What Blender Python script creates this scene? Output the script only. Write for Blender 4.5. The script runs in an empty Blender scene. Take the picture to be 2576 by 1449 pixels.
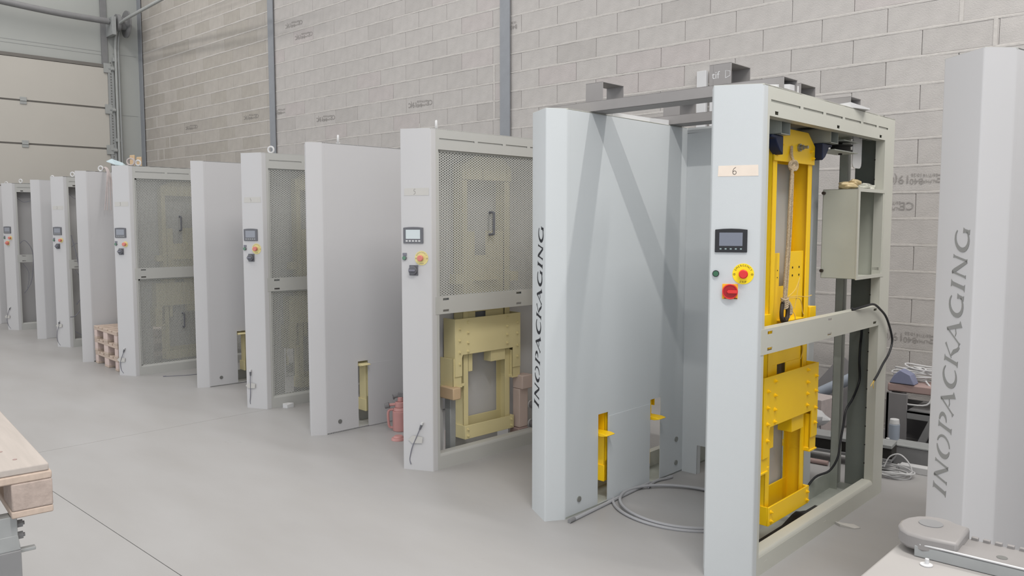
import bpy, bmesh, math, random
from mathutils import Vector, Matrix
random.seed(7)
R = math.radians
SC = bpy.context.scene
COL = SC.collection
# ------------------------------------------------------------------ camera
F = 2010.0
PITCH = math.atan(162.5 / F)
YAW = R(132.77)
cam_d = bpy.data.cameras.new('camera')
cam_d.sensor_fit = 'HORIZONTAL'; cam_d.sensor_width = 36.0
cam_d.lens = F / 2576.0 * 36.0
cam_d.clip_start = 0.05; cam_d.clip_end = 200
cam = bpy.data.objects.new('camera', cam_d); COL.objects.link(cam)
cam.location = (0, 0, 1.6)
cam.rotation_euler = (R(90) - PITCH, 0, YAW - R(90))
SC.camera = cam
# ------------------------------------------------------------------ light and exposure
w = bpy.data.worlds.new('hall_daylight'); SC.world = w; w.use_nodes = True
wn = w.node_tree.nodes; wl = w.node_tree.links
bg = wn['Background']
tc = wn.new('ShaderNodeTexCoord'); sx = wn.new('ShaderNodeSeparateXYZ'); rmp = wn.new('ShaderNodeValToRGB')
wl.new(tc.outputs['Generated'], sx.inputs[0]); wl.new(sx.outputs['Z'], rmp.inputs[0]); wl.new(rmp.outputs[0], bg.inputs[0])
rmp.color_ramp.elements[0].position = 0.0; rmp.color_ramp.elements[0].color = (0.92, 0.94, 0.97, 1)
rmp.color_ramp.elements[1].position = 0.7; rmp.color_ramp.elements[1].color = (1.0, 0.98, 0.95, 1)
bg.inputs[1].default_value = 1.16


def area(name, loc, target, sx_, sy_, power, col):
    d = bpy.data.lights.new(name, 'AREA'); d.shape = 'RECTANGLE'; d.size = sx_; d.size_y = sy_
    d.energy = power; d.color = col
    o = bpy.data.objects.new(name, d); COL.objects.link(o); o.location = loc
    o.rotation_euler = (Vector(target) - Vector(loc)).to_track_quat('-Z', 'Y').to_euler()
    return o


# lamp pair set by the shadows on machine six; left pairs added as fill
for lx_, pw_ in ((1.3, 325), (-6.6, 80), (-12.6, 95)):
    for ly_, k_ in ((4.46, 0.8), (0.29, 1.15)):
        lo_ = area('hall_lamp_and_fill', (lx_, ly_, 7.0), (lx_, ly_, 0), 3.6, 0.12, pw_ * k_, (1.0, 0.97, 0.93))
        lo_.rotation_euler = (0, 0, 0)
# added cool fill lights, out of view behind and left of the camera
area('cool_fill', (5.0, -4.6, 2.6), (-3.4, 4.0, 1.0), 7.0, 4.2, 190, (0.80, 0.90, 1.0))
area('cool_fill', (-8.5, -4.5, 1.9), (-3.5, 4.0, 0.9), 6.0, 3.4, 90, (0.74, 0.87, 1.0))

SC.view_settings.view_transform = 'Standard'
SC.view_settings.look = 'None'
SC.view_settings.gamma = 1.0
SC.view_settings.use_curve_mapping = False
SC.view_settings.exposure = -0.31


# ------------------------------------------------------------------ materials
def lin(c):
    c = c / 255.0
    return c / 12.92 if c <= 0.04045 else ((c + 0.055) / 1.055) ** 2.4


def mat(name, rgb, rough=0.6, metal=0.0, var=0.04, scale=6.0, bump=0.0, bscale=200.0, spec=0.4, stretch=None, coat=0.0):
    m = bpy.data.materials.new(name); m.use_nodes = True
    nt = m.node_tree; N = nt.nodes; L = nt.links
    p = N['Principled BSDF']
    p.inputs['Roughness'].default_value = rough; p.inputs['Metallic'].default_value = metal
    p.inputs['Specular IOR Level'].default_value = spec
    if coat:
        p.inputs['Coat Weight'].default_value = coat
    c = [lin(v) for v in rgb]
    t = N.new('ShaderNodeTexCoord'); src = t.outputs['Object']
    if stretch:
        mp = N.new('ShaderNodeMapping'); mp.inputs['Scale'].default_value = stretch
        L.new(src, mp.inputs[0]); src = mp.outputs[0]
    n = N.new('ShaderNodeTexNoise'); n.inputs['Scale'].default_value = scale; n.inputs['Detail'].default_value = 5
    L.new(src, n.inputs['Vector'])
    r = N.new('ShaderNodeValToRGB')
    r.color_ramp.elements[0].position = 0.3; r.color_ramp.elements[1].position = 0.7
    r.color_ramp.elements[0].color = [v * (1 - var) for v in c] + [1]
    r.color_ramp.elements[1].color = [min(1, v * (1 + var)) for v in c] + [1]
    L.new(n.outputs['Fac'], r.inputs[0]); L.new(r.outputs[0], p.inputs['Base Color'])
    if bump:
        b = N.new('ShaderNodeTexNoise'); b.inputs['Scale'].default_value = bscale; b.inputs['Detail'].default_value = 3
        L.new(t.outputs['Object'], b.inputs['Vector'])
        bp = N.new('ShaderNodeBump'); bp.inputs['Strength'].default_value = bump; bp.inputs['Distance'].default_value = 0.004
        L.new(b.outputs['Fac'], bp.inputs['Height']); L.new(bp.outputs[0], p.inputs['Normal'])
    return m


M = {}
M['paint'] = mat('grey_white_powder_coat', (194, 198, 200), 0.42, 0, 0.012, 2.0, 0.10, 500, 0.5)
M['paint_in'] = mat('bare_inside_sheet', (186, 188, 178), 0.5, 0.0, 0.06, 5, 0.05, 300)
M['paint_frame'] = mat('grey_beige_frame_coat', (192, 192, 183), 0.45, 0, 0.02, 3.0, 0.08, 400)
M['dark_in'] = mat('dark_inner_sheet', (134, 139, 134), 0.55, 0.0, 0.08, 5)
M['galv'] = mat('galvanised_sheet', (168, 172, 165), 0.45, 0.15, 0.06, 12)
M['yellow'] = mat('yellow_machine_paint', (255, 206, 18), 0.42, 0, 0.04, 5, 0.05, 300, 0.5)
M['letter'] = mat('black_cut_letters', (24, 26, 34), 0.6, 0, 0.02)
M['black'] = mat('black_plastic', (30, 31, 35), 0.45, 0, 0.03)
M['rubber'] = mat('black_rubber', (46, 44, 42), 0.85, 0, 0.12, 14, 0.3, 300)
M['screen'] = mat('grey_lcd_glass', (98, 102, 116), 0.15, 0, 0.03, 3, spec=0.6)
M['btn_grey'] = mat('membrane_key_print', (140, 158, 160), 0.6)
M['green'] = mat('green_lens', (20, 88, 52), 0.25, 0, 0.05, spec=0.6)
M['red'] = mat('red_plastic', (214, 44, 44), 0.4, 0, 0.03)
M['red_dark'] = mat('deep_red_plastic', (160, 12, 22), 0.4, 0, 0.03)
M['estop'] = mat('yellow_legend_disc', (246, 218, 20), 0.5, 0, 0.02)
M['orange'] = mat('amber_switch_plate', (248, 176, 26), 0.5, 0, 0.02)
M['steel'] = mat('zinc_steel', (150, 150, 145), 0.35, 0.6, 0.1, 30)
M['darksteel'] = mat('dark_cast_shackle', (64, 56, 50), 0.5, 0.3, 0.15, 30)
M['blue'] = mat('blue_bearing_casting', (24, 36, 66), 0.5, 0, 0.06)
M['rope'] = mat('beige_braided_rope', (176, 158, 132), 0.9, 0, 0.35, 180)
M['twine'] = mat('straw_twine', (216, 182, 96), 0.9, 0, 0.1)
M['tape'] = mat('masking_tape', (226, 213, 200), 0.75, 0, 0.03, 20)
M['ink'] = mat('dark_marker_ink', (40, 34, 34), 0.8)
M['plasticbag'] = mat('clear_plastic_bag', (205, 205, 196), 0.12, 0, 0.15, 30, spec=0.8)
M['tanbag'] = mat('tan_paper_bag', (196, 178, 140), 0.7, 0, 0.1, 20)
M['foam'] = mat('white_foam_sheet', (200, 200, 201), 0.8, 0, 0.02)
M['redwire'] = mat('red_wire', (190, 60, 70), 0.5)
# rest of the hall: a grey haze blended into each colour
M['f_paint'] = mat('hazed_grey_powder_coat', (189, 188, 189), 0.55, 0, 0.010, 2.0, 0.0, 500, 0.3)
M['f_frame'] = mat('hazed_frame_coat', (178, 178, 175), 0.55, 0, 0.012, 3.0, spec=0.3)
M['f_in'] = mat('hazed_inner_sheet', (176, 176, 172), 0.6, 0, 0.03, 5, spec=0.2)
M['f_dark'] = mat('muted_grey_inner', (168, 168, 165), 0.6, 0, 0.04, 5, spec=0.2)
M['f_mesh'] = mat('hazed_perforated_sheet', (176, 177, 174), 0.6, 0, 0.02, 5, spec=0.2)
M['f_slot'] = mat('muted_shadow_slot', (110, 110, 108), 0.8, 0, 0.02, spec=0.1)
M['f_yellow'] = mat('hazed_yellow_paint', (214, 202, 156), 0.55, 0, 0.03, 4, spec=0.3)
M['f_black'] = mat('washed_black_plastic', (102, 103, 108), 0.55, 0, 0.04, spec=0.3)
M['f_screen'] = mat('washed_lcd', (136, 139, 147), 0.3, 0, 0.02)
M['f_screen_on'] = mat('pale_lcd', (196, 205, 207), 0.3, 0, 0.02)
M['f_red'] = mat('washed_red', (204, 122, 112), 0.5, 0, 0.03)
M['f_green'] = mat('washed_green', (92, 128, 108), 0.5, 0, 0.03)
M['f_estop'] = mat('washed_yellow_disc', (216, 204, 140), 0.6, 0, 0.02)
M['f_tape'] = mat('hazed_tape', (186, 184, 180), 0.75, 0, 0.02)
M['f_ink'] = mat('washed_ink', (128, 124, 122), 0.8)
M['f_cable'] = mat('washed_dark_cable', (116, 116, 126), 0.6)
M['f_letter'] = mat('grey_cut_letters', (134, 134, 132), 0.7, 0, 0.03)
M['f_wood'] = mat('pale_pine', (184, 167, 154), 0.75, 0, 0.08, 5, stretch=(1, 12, 12), spec=0.2)
M['f_wood2'] = mat('pale_planed_pine', (174, 166, 160), 0.75, 0, 0.05, 4, stretch=(1, 14, 14), spec=0.2)
M['f_chip'] = mat('pale_chipboard', (168, 154, 146), 0.9, 0, 0.10, 50, 0.3, 120, 0.1)
M['f_pinkwood'] = mat('pinkish_wood_block', (198, 180, 173), 0.8, 0, 0.05, 6, spec=0.2)
M['f_tan'] = mat('tan_wood', (200, 174, 142), 0.8, 0, 0.06, 6, spec=0.2)
M['f_steel'] = mat('washed_steel', (148, 150, 150), 0.5, 0.0, 0.05, 20, spec=0.4)
M['f_steel_d'] = mat('washed_dark_steel', (126, 126, 127), 0.5, 0.0, 0.06, 10, spec=0.3)
M['f_beam'] = mat('dark_grey_tube', (142, 139, 138), 0.55, 0.0, 0.05, 6, spec=0.3)
M['f_jack'] = mat('washed_red_enamel', (190, 140, 136), 0.45, 0, 0.04, 10, spec=0.4)
M['f_white'] = mat('washed_white', (198, 198, 199), 0.7, 0, 0.03, spec=0.2)
M['f_hose'] = mat('grey_pvc_hose', (160, 160, 163), 0.5, 0, 0.03)
M['f_box_d'] = mat('washed_charcoal', (122, 120, 121), 0.8, 0, 0.05, spec=0.1)
M['f_box_r'] = mat('washed_red_brown', (158, 136, 132), 0.7, 0, 0.05)
M['f_bluep'] = mat('washed_blue', (124, 128, 152), 0.6, 0, 0.05)
M['f_sky'] = mat('washed_sky_blue', (150, 158, 170), 0.6, 0, 0.04)
M['f_pink'] = mat('washed_pink_bag', (176, 166, 164), 0.8, 0, 0.06, 30)
M['f_cyan'] = mat('pale_cyan_paper', (196, 210, 214), 0.8, 0, 0.03)
M['post'] = mat('grey_steel_column', (138, 141, 146), 0.55, 0, 0.04, 12, spec=0.3)
M['panel_door'] = mat('cream_door_section', (183, 179, 172), 0.6, 0, 0.015, 2, spec=0.3)
M['gap'] = mat('dark_joint', (118, 115, 111), 0.9, 0, 0.03, spec=0.05)
M['clad'] = mat('grey_cladding', (166, 168, 165), 0.6, 0, 0.02, 1.5, spec=0.3)
M['track'] = mat('galvanised_track', (158, 160, 159), 0.5, 0.1, 0.05, 20)
M['mortar'] = mat('pale_mortar', (186, 182, 178), 0.95, 0, 0.06, 30, 0.5, 90, 0.05)
M['mortar_bed'] = mat('wall_core', (140, 136, 132), 0.95, 0, 0.04, 30, spec=0.05)
M['stamp'] = mat('grey_block_print', (146, 142, 139), 0.95, 0, 0.12, 60, spec=0.05)
BR = [mat('concrete_block_%s' % n, c, 0.95, 0, 0.05, 9, 0.55, 110, 0.05) for n, c in
      (('a', (178, 174, 171)), ('b', (176, 172, 169)), ('c', (179, 175, 172)), ('d', (172, 168, 165)), ('e', (178, 172, 170)))]
BRW = [mat('concrete_block_warm_%s' % n, c, 0.95, 0, 0.05, 9, 0.45, 110, 0.05) for n, c in
       (('a', (170, 165, 159)), ('b', (165, 160, 153)), ('c', (172, 167, 161)), ('d', (165, 160, 154)))]


def floor_mat():
    m = bpy.data.materials.new('sealed_concrete_floor'); m.use_nodes = True
    nt = m.node_tree; N = nt.nodes; L = nt.links; p = N['Principled BSDF']
    p.inputs['Roughness'].default_value = 0.45; p.inputs['Specular IOR Level'].default_value = 0.25
    t = N.new('ShaderNodeTexCoord')
    n1 = N.new('ShaderNodeTexNoise'); n1.inputs['Scale'].default_value = 0.8; n1.inputs['Detail'].default_value = 6
    mp = N.new('ShaderNodeMapping'); mp.inputs['Scale'].default_value = (1.0, 3.0, 1.0); mp.inputs['Rotation'].default_value = (0, 0, 0.6)
    L.new(t.outputs['Object'], mp.inputs[0]); L.new(mp.outputs[0], n1.inputs['Vector'])
    r = N.new('ShaderNodeValToRGB')
    a = [lin(v) for v in (158, 156, 155)]; b = [lin(v) for v in (166, 165, 165)]
    r.color_ramp.elements[0].position = 0.3; r.color_ramp.elements[0].color = a + [1]
    r.color_ramp.elements[1].position = 0.7; r.color_ramp.elements[1].color = b + [1]
    L.new(n1.outputs['Fac'], r.inputs[0])
    n2 = N.new('ShaderNodeTexNoise'); n2.inputs['Scale'].default_value = 9; n2.inputs['Detail'].default_value = 8
    n2.inputs['Distortion'].default_value = 1.2
    L.new(t.outputs['Object'], n2.inputs['Vector'])
    r2 = N.new('ShaderNodeValToRGB'); r2.color_ramp.elements[0].position = 0.72; r2.color_ramp.elements[1].position = 0.8
    r2.color_ramp.elements[0].color = (1, 1, 1, 1); r2.color_ramp.elements[1].color = (0.9, 0.89, 0.88, 1)
    L.new(n2.outputs['Fac'], r2.inputs[0])
    mx = N.new('ShaderNodeMix'); mx.data_type = 'RGBA'; mx.blend_type = 'MULTIPLY'; mx.inputs[0].default_value = 1
    L.new(r.outputs[0], mx.inputs[6]); L.new(r2.outputs[0], mx.inputs[7]); L.new(mx.outputs[2], p.inputs['Base Color'])
    return m


M['floor'] = floor_mat()


# ------------------------------------------------------------------ mesh helpers
class MB:
    def __init__(s):
        s.v = []; s.f = []

    def add(s, vs, fs):
        k = len(s.v); s.v += [tuple(p) for p in vs]; s.f += [tuple(i + k for i in f) for f in fs]; return s

    def box(s, x0, x1, y0, y1, z0, z1, T=None):
        if x0 > x1: x0, x1 = x1, x0
        if y0 > y1: y0, y1 = y1, y0
        if z0 > z1: z0, z1 = z1, z0
        vs = [(x, y, z) for x in (x0, x1) for y in (y0, y1) for z in (z0, z1)]
        if T: vs = [T @ Vector(p) for p in vs]
        return s.add(vs, [(0, 1, 3, 2), (4, 6, 7, 5), (0, 4, 5, 1), (2, 3, 7, 6), (0, 2, 6, 4), (1, 5, 7, 3)])

    def prism(s, poly, lo, hi, fn):
        """poly: 2d points; fn(u, v, w) -> 3d point; extruded from w=lo to w=hi"""
        n = len(poly)
        vs = [fn(u, v, lo) for u, v in poly] + [fn(u, v, hi) for u, v in poly]
        fs = [tuple(range(n))[::-1], tuple(range(n, 2 * n))] + [(i, (i + 1) % n, n + (i + 1) % n, n + i) for i in range(n)]
        return s.add(vs, fs)

    def cyl(s, p0, p1, r0, n=14, r1=None):
        p0 = Vector(p0); p1 = Vector(p1); r1 = r0 if r1 is None else r1
        d = (p1 - p0).normalized(); a = d.orthogonal().normalized(); b = d.cross(a)
        vs = []
        for p, r in ((p0, r0), (p1, r1)):
            for i in range(n):
                t = 2 * math.pi * i / n; vs.append(p + a * math.cos(t) * r + b * math.sin(t) * r)
        fs = [tuple(range(n))[::-1], tuple(range(n, 2 * n))] + [(i, (i + 1) % n, n + (i + 1) % n, n + i) for i in range(n)]
        return s.add(vs, fs)

    def tube(s, pts, r, n=8, closed=False, smooth=True):
        pts = [Vector(p) for p in pts]
        if smooth and len(pts) > 2: pts = catmull(pts, 5, closed)
        m = len(pts); vs = []; prev = None
        for i, p in enumerate(pts):
            if closed: d = pts[(i + 1) % m] - pts[i - 1]
            else: d = pts[min(i + 1, m - 1)] - pts[max(i - 1, 0)]
            d = d.normalized() if d.length > 1e-9 else Vector((0, 0, 1))
            a = d.orthogonal().normalized() if prev is None else (prev - d * prev.dot(d)).normalized()
            prev = a; b = d.cross(a)
            rr = r[min(i, len(r) - 1)] if isinstance(r, (list, tuple)) else r
            for k in range(n):
                t = 2 * math.pi * k / n; vs.append(p + a * math.cos(t) * rr + b * math.sin(t) * rr)
        fs = []
        for i in range(m if closed else m - 1):
            j = (i + 1) % m
            for k in range(n):
                k2 = (k + 1) % n; fs.append((i * n + k, i * n + k2, j * n + k2, j * n + k))
        if not closed: fs += [tuple(range(n))[::-1], tuple((m - 1) * n + k for k in range(n))]
        return s.add(vs, fs)

    def plate(s, fn, u0, u1, v0, v1, t, holes=()):
        """sheet of thickness t with rectangular holes; fn(u, v, w)"""
        us = sorted({u0, u1} | {min(max(h[i], u0), u1) for h in holes for i in (0, 1)})
        vs_ = sorted({v0, v1} | {min(max(h[i], v0), v1) for h in holes for i in (2, 3)})
        nu, nv = len(us) - 1, len(vs_) - 1
        solid = [[True] * nv for _ in range(nu)]
        for i in range(nu):
            for j in range(nv):
                cu = (us[i] + us[i + 1]) / 2; cv = (vs_[j] + vs_[j + 1]) / 2
                if any(h[0] < cu < h[1] and h[2] < cv < h[3] for h in holes): solid[i][j] = False
        # merge vertically into boxes sharing grid vertices
        idx = {}; vs = []; fs = []

        def vid(i, j, k):
            if (i, j, k) not in idx:
                idx[(i, j, k)] = len(vs); vs.append(fn(us[i], vs_[j], (0, t)[k]))
            return idx[(i, j, k)]

        def sol(i, j): return 0 <= i < nu and 0 <= j < nv and solid[i][j]
        for i in range(nu):
            for j in range(nv):
                if not solid[i][j]: continue
                fs.append((vid(i, j, 1), vid(i + 1, j, 1), vid(i + 1, j + 1, 1), vid(i, j + 1, 1)))
                fs.append((vid(i, j, 0), vid(i, j + 1, 0), vid(i + 1, j + 1, 0), vid(i + 1, j, 0)))
                if not sol(i - 1, j): fs.append((vid(i, j, 0), vid(i, j, 1), vid(i, j + 1, 1), vid(i, j + 1, 0)))
                if not sol(i + 1, j): fs.append((vid(i + 1, j, 0), vid(i + 1, j + 1, 0), vid(i + 1, j + 1, 1), vid(i + 1, j, 1)))
                if not sol(i, j - 1): fs.append((vid(i, j, 0), vid(i + 1, j, 0), vid(i + 1, j, 1), vid(i, j, 1)))
                if not sol(i, j + 1): fs.append((vid(i, j + 1, 0), vid(i, j + 1, 1), vid(i + 1, j + 1, 1), vid(i + 1, j + 1, 0)))
        return s.add(vs, fs)

    def sheet(s, pts, z0, z1, t):
        """vertical bent sheet following 2d polyline pts, thickness t towards its left side"""
        n = len(pts); P = [Vector(p) for p in pts]; Q = []
        for i in range(n):
            d0 = (P[i] - P[i - 1]).normalized() if i else (P[1] - P[0]).normalized()
            d1 = (P[i + 1] - P[i]).normalized() if i < n - 1 else d0
            n0 = Vector((-d0.y, d0.x)); n1 = Vector((-d1.y, d1.x)); m = (n0 + n1).normalized()
            Q.append(P[i] + m * (t / max(0.3, m.dot(n0))))
        poly = [(p.x, p.y) for p in P] + [(q.x, q.y) for q in reversed(Q)]
        k = 2 * n
        vs = [(x, y, z0) for x, y in poly] + [(x, y, z1) for x, y in poly]
        fs = [(i, (i + 1) % k, k + (i + 1) % k, k + i) for i in range(k)]
        for i in range(n - 1):
            a, b, c, d = i, i + 1, k - 2 - i, k - 1 - i
            fs += [(a, d, c, b), (k + a, k + b, k + c, k + d)]
        return s.add(vs, fs)

    def ribbon(s, fn, pts, ws, h):
        """flat tapering stroke in the plane of fn(u, v, w), thickness h"""
        n = len(pts); L_ = []; R_ = []
        for i in range(n):
            a = pts[max(0, i - 1)]; b = pts[min(n - 1, i + 1)]
            dx, dy = b[0] - a[0], b[1] - a[1]; l = math.hypot(dx, dy) or 1
            wd = ws[i] / 2
            L_.append((pts[i][0] - dy / l * wd, pts[i][1] + dx / l * wd)); R_.append((pts[i][0] + dy / l * wd, pts[i][1] - dx / l * wd))
        k = len(s.v)
        for q in (0, h):
            for p in L_ + R_: s.v.append(tuple(fn(p[0], p[1], q)))
        o = 2 * n
        for i in range(n - 1):
            s.f += [(k + i, k + n + i, k + n + i + 1, k + i + 1), (k + o + i, k + o + i + 1, k + o + n + i + 1, k + o + n + i),
                    (k + i, k + i + 1, k + o + i + 1, k + o + i), (k + n + i, k + o + n + i, k + o + n + i + 1, k + n + i + 1)]
        for i in (0, n - 1): s.f.append((k + i, k + o + i, k + o + n + i, k + n + i))
        return s

    def mesh(s, name, m, smooth=True):
        me = bpy.data.meshes.new(name); me.from_pydata(s.v, [], s.f)
        b = bmesh.new(); b.from_mesh(me); bmesh.ops.recalc_face_normals(b, faces=b.faces); b.to_mesh(me); b.free()
        me.materials.append(m)
        if smooth:
            me.polygons.foreach_set('use_smooth', [True] * len(me.polygons)); me.set_sharp_from_angle(angle=R(32))
        me.update()
        return me


def catmull(pts, k, closed=False):
    out = []; n = len(pts)
    rng = range(n if closed else n - 1)
    for i in rng:
        g = (lambda j: pts[j % n]) if closed else (lambda j: pts[min(max(j, 0), n - 1)])
        a, b, c, d = g(i - 1), g(i), g(i + 1), g(i + 2)
        for q in range(k):
            t = q / k
            out.append(0.5 * ((2 * b) + (c - a) * t + (2 * a - 5 * b + 4 * c - d) * t * t + (3 * b - a - 3 * c + d) * t * t * t))
    if not closed: out.append(pts[-1])
    return out


def obj(name, me, parent=None, bevel=0, seg=2):
    o = bpy.data.objects.new(name, me); COL.objects.link(o)
    if parent: o.parent = parent
    if bevel:
        md = o.modifiers.new('bevel', 'BEVEL'); md.width = bevel; md.segments = seg; md.limit_method = 'ANGLE'; md.angle_limit = R(40)
    return o


def mk(name, mb, m, parent=None, bevel=0, smooth=True):
    return obj(name, mb.mesh(name, m, smooth), parent, bevel)


def thing(name, label, cat, loc=(0, 0, 0), rz=0, group=None):
    o = bpy.data.objects.new(name, None); COL.objects.link(o); o.empty_display_size = 0.1
    o.location = loc; o.rotation_euler = (0, 0, rz); o['label'] = label; o['category'] = cat
    if group: o['group'] = group
    return o


def tag(o, label, cat, group=None):
    o['label'] = label; o['category'] = cat
    if group: o['group'] = group
    return o


def struct(name, mb, m, parent=None, bevel=0):
    o = mk(name, mb, m, parent, bevel)
    if not parent: o['kind'] = 'structure'
    return o


def sroot(name, loc=(0, 0, 0), rz=0):
    o = bpy.data.objects.new(name, None); COL.objects.link(o); o['kind'] = 'structure'; o.location = loc; o.rotation_euler = (0, 0, rz)
    return o


def text_mb(txt, size, depth, fn):
    """font outline as thin geometry; fn(u, v, w) maps text plane to 3d"""
    cu = bpy.data.curves.new('t', 'FONT'); cu.body = txt; cu.size = size; cu.align_x = 'CENTER'; cu.align_y = 'CENTER'
    cu.resolution_u = 2
    o = bpy.data.objects.new('t', cu); COL.objects.link(o)
    dg = bpy.context.evaluated_depsgraph_get(); me = o.evaluated_get(dg).to_mesh()
    mb = MB(); vs = [tuple(v.co) for v in me.vertices]; fs = [tuple(p.vertices) for p in me.polygons]
    mb.add([fn(v[0], v[1], depth) for v in vs], fs)
    o.evaluated_get(dg).to_mesh_clear(); bpy.data.objects.remove(o); bpy.data.curves.remove(cu)
    return mb


# ================================================================== SETTING
# floor: concrete slabs with sawn joints
fl = sroot('floor')
bed = MB().box(-30, 9, -10, 9, -0.12, -0.005); mk('slab_bed', bed, M['gap'], fl)
xs = [(-30, -12.0), (-11.996, -6.162), (-6.158, 0.4), (0.404, 9)]
ys = [(-10, -4.0), (-3.996, 1.561), (1.565, 9)]
for xa, xb in xs:
    for ya, yb in ys:
        mk('floor_slab', MB().box(xa, xb, ya, yb, -0.005, 0.0), M['floor'], fl, smooth=False)

# block wall with its bricks
WY = 6.5; TOP = 6.8
wb = sroot('wall_back')
mk('wall_core', MB().box(-15.62, 3.0, WY + 0.012, WY + 0.2, 0, TOP), M['mortar_bed'], wb, smooth=False)
BAY = [(-15.5, -10.87, 0.155, 0.44), (-10.87, -6.09, 0.155, 0.20), (-6.09, 3.0, 0.035, 0.125)]


def brick_mesh(wd, m, seed):
    rnd = random.Random(seed); mb = MB()
    x0, x1, z0, z1 = 0.0015, wd - 0.0015, 0.009, 0.191
    j = lambda: rnd.uniform(-0.0015, 0.0015)
    vs = [(x0, 0, z0), (x1, 0, z0), (x1, 0, z1), (x0, 0, z1),
          (x0, 0.06, z0), (x1, 0.06, z0), (x1, 0.06, z1), (x0, 0.06, z1),
          (x0 + .003, -.003 + j(), z0 + .003), (x1 - .003, -.003 + j(), z0 + .003), (x1 - .003, -.003 + j(), z1 - .003), (x0 + .003, -.003 + j(), z1 - .003)]
    mb.add(vs, [(8, 9, 10, 11), (0, 1, 9, 8), (1, 2, 10, 9), (2, 3, 11, 10), (3, 0, 8, 11), (0, 4, 5, 1), (1, 5, 6, 2), (2, 6, 7, 3), (3, 7, 4, 0)])
    return mb.mesh('brick', m, False)


def project(p):
    f3 = Vector((math.cos(YAW) * math.cos(PITCH), math.sin(YAW) * math.cos(PITCH), -math.sin(PITCH)))
    rt = Vector((math.sin(YAW), -math.cos(YAW), 0)); u3 = rt.cross(f3)
    d = Vector(p) - Vector((0, 0, 1.6)); z = d.dot(f3)
    if z <= 0.1: return None
    return 1288 + F * d.dot(rt) / z, 724.5 - F * d.dot(u3) / z, z


bricks = []; rnd = random.Random(3)
for bi, (xa, xb, zo, fr) in enumerate(BAY):
    row = -1
    z = zo - 0.2
    while z < TOP - 0.05:
        off = fr + (0.25 if (int(round((z - zo) / 0.2)) % 2) else 0.0)
        x = xa - 0.5 + ((off - xa) % 0.5)
        while x < xb:
            a = max(x, xa); b = min(x + 0.5, xb)
            if b - a > 0.06: bricks.append((a, b, z, bi))
            x += 0.5
        z += 0.2
cand = []
for i, (a, b, z, bi) in enumerate(bricks):
    q = project(((a + b) / 2, WY, z + 0.1))
    if not q: continue
    px, py, dz = q
    vis = -20 < px < 2600 and -30 < py < 1200
    hidden = (z < 2.2 and (a + b) / 2 < -3.4) or (px > 2420 and py > 160) or (z < 2.1 and -3.4 < (a + b) / 2 < -2.25)
    if vis and not hidden: cand.append((dz, i))
cand.sort(); single = {i for _, i in cand[:292]}
cache = {}; rest = {}
stamps = [(-7.70, 3.04), (-9.61, 3.05), (-11.77, 3.24), (-10.33, 4.41), (-10.08, 4.23), (-10.75, 3.23), (-13.58, 3.26), (-5.91, 3.70), (-1.90, 1.884), (-2.05, 1.682), (-1.87, 0.638)]
for i, (a, b, z, bi) in enumerate(bricks):
    warm = bi == 0
    pool = BRW if warm else BR
    k = rnd.choice([0, 0, 0, 1, 1, 1, 2, 2, 2, 2, 3] + ([4] if not warm else []))
    wd = round(b - a, 3)
    st = [s_ for s_ in stamps if a <= s_[0] < b and z <= s_[1] < z + 0.2]
    if i in single or st:
        key = (wd, warm, k)
        if key not in cache: cache[key] = brick_mesh(wd, pool[k], k)
        o = obj('brick', cache[key], wb); o.location = (a, WY, z)
        for s_ in st:
            cx = wd / 2; mb = MB()
            g = lambda u, v, w_, cx=cx: (cx - u, -0.0062 - w_, 0.1 - v)
            # printed lines read upside down, as the block was laid
            for txt, du, dv, sz in (('CE', -0.19, 0, 0.085), ('ALPHA', -0.095, 0.022, 0.034), ('26/7/16', -0.095, -0.022, 0.034),
                                    ('B40', 0.0, 0.018, 0.062), ('10:26', 0.0, -0.028, 0.036), ('19(', 0.10, 0, 0.09), ('C', 0.18, 0, 0.08)):
                if abs(du) > wd / 2 - 0.02: continue
                t_ = text_mb(txt, sz, 0, lambda u, v, w_, du=du, dv=dv: g(u + du, v + dv, w_)); mb.add(t_.v, t_.f)
            mk('block_print', mb, M['stamp'], o, smooth=False)
    else:
        key = (warm, k); mb = rest.setdefault(key, MB())
        x0, x1, z0, z1 = a + .0015, b - .0015, z + .009, z + .191
        vs = [(x0, WY, z0), (x1, WY, z0), (x1, WY, z1), (x0, WY, z1), (x0, WY + .06, z0), (x1, WY + .06, z0), (x1, WY + .06, z1), (x0, WY + .06, z1)]
        mb.add([(p[0], p[1] - (.003 if q < 4 else 0), p[2]) for q, p in enumerate(vs)], [(0, 1, 2, 3), (0, 4, 5, 1), (1, 5, 6, 2), (2, 6, 7, 3), (3, 7, 4, 0)])
# the remaining, smaller blocks joined
mbr = MB(); mats = []; fm = []
for (warm, k), mb in rest.items():
    mm = (BRW if warm else BR)[k]; mats.append(mm); fm += [len(mats) - 1] * len(mb.f); mbr.add(mb.v, mb.f)
me = bpy.data.meshes.new('brick_field'); me.from_pydata(mbr.v, [], mbr.f)
for m_ in mats: me.materials.append(m_)
me.polygons.foreach_set('material_index', fm); me.update()
o = obj('brick_field', me, wb); o['kind'] = 'stuff'
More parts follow.
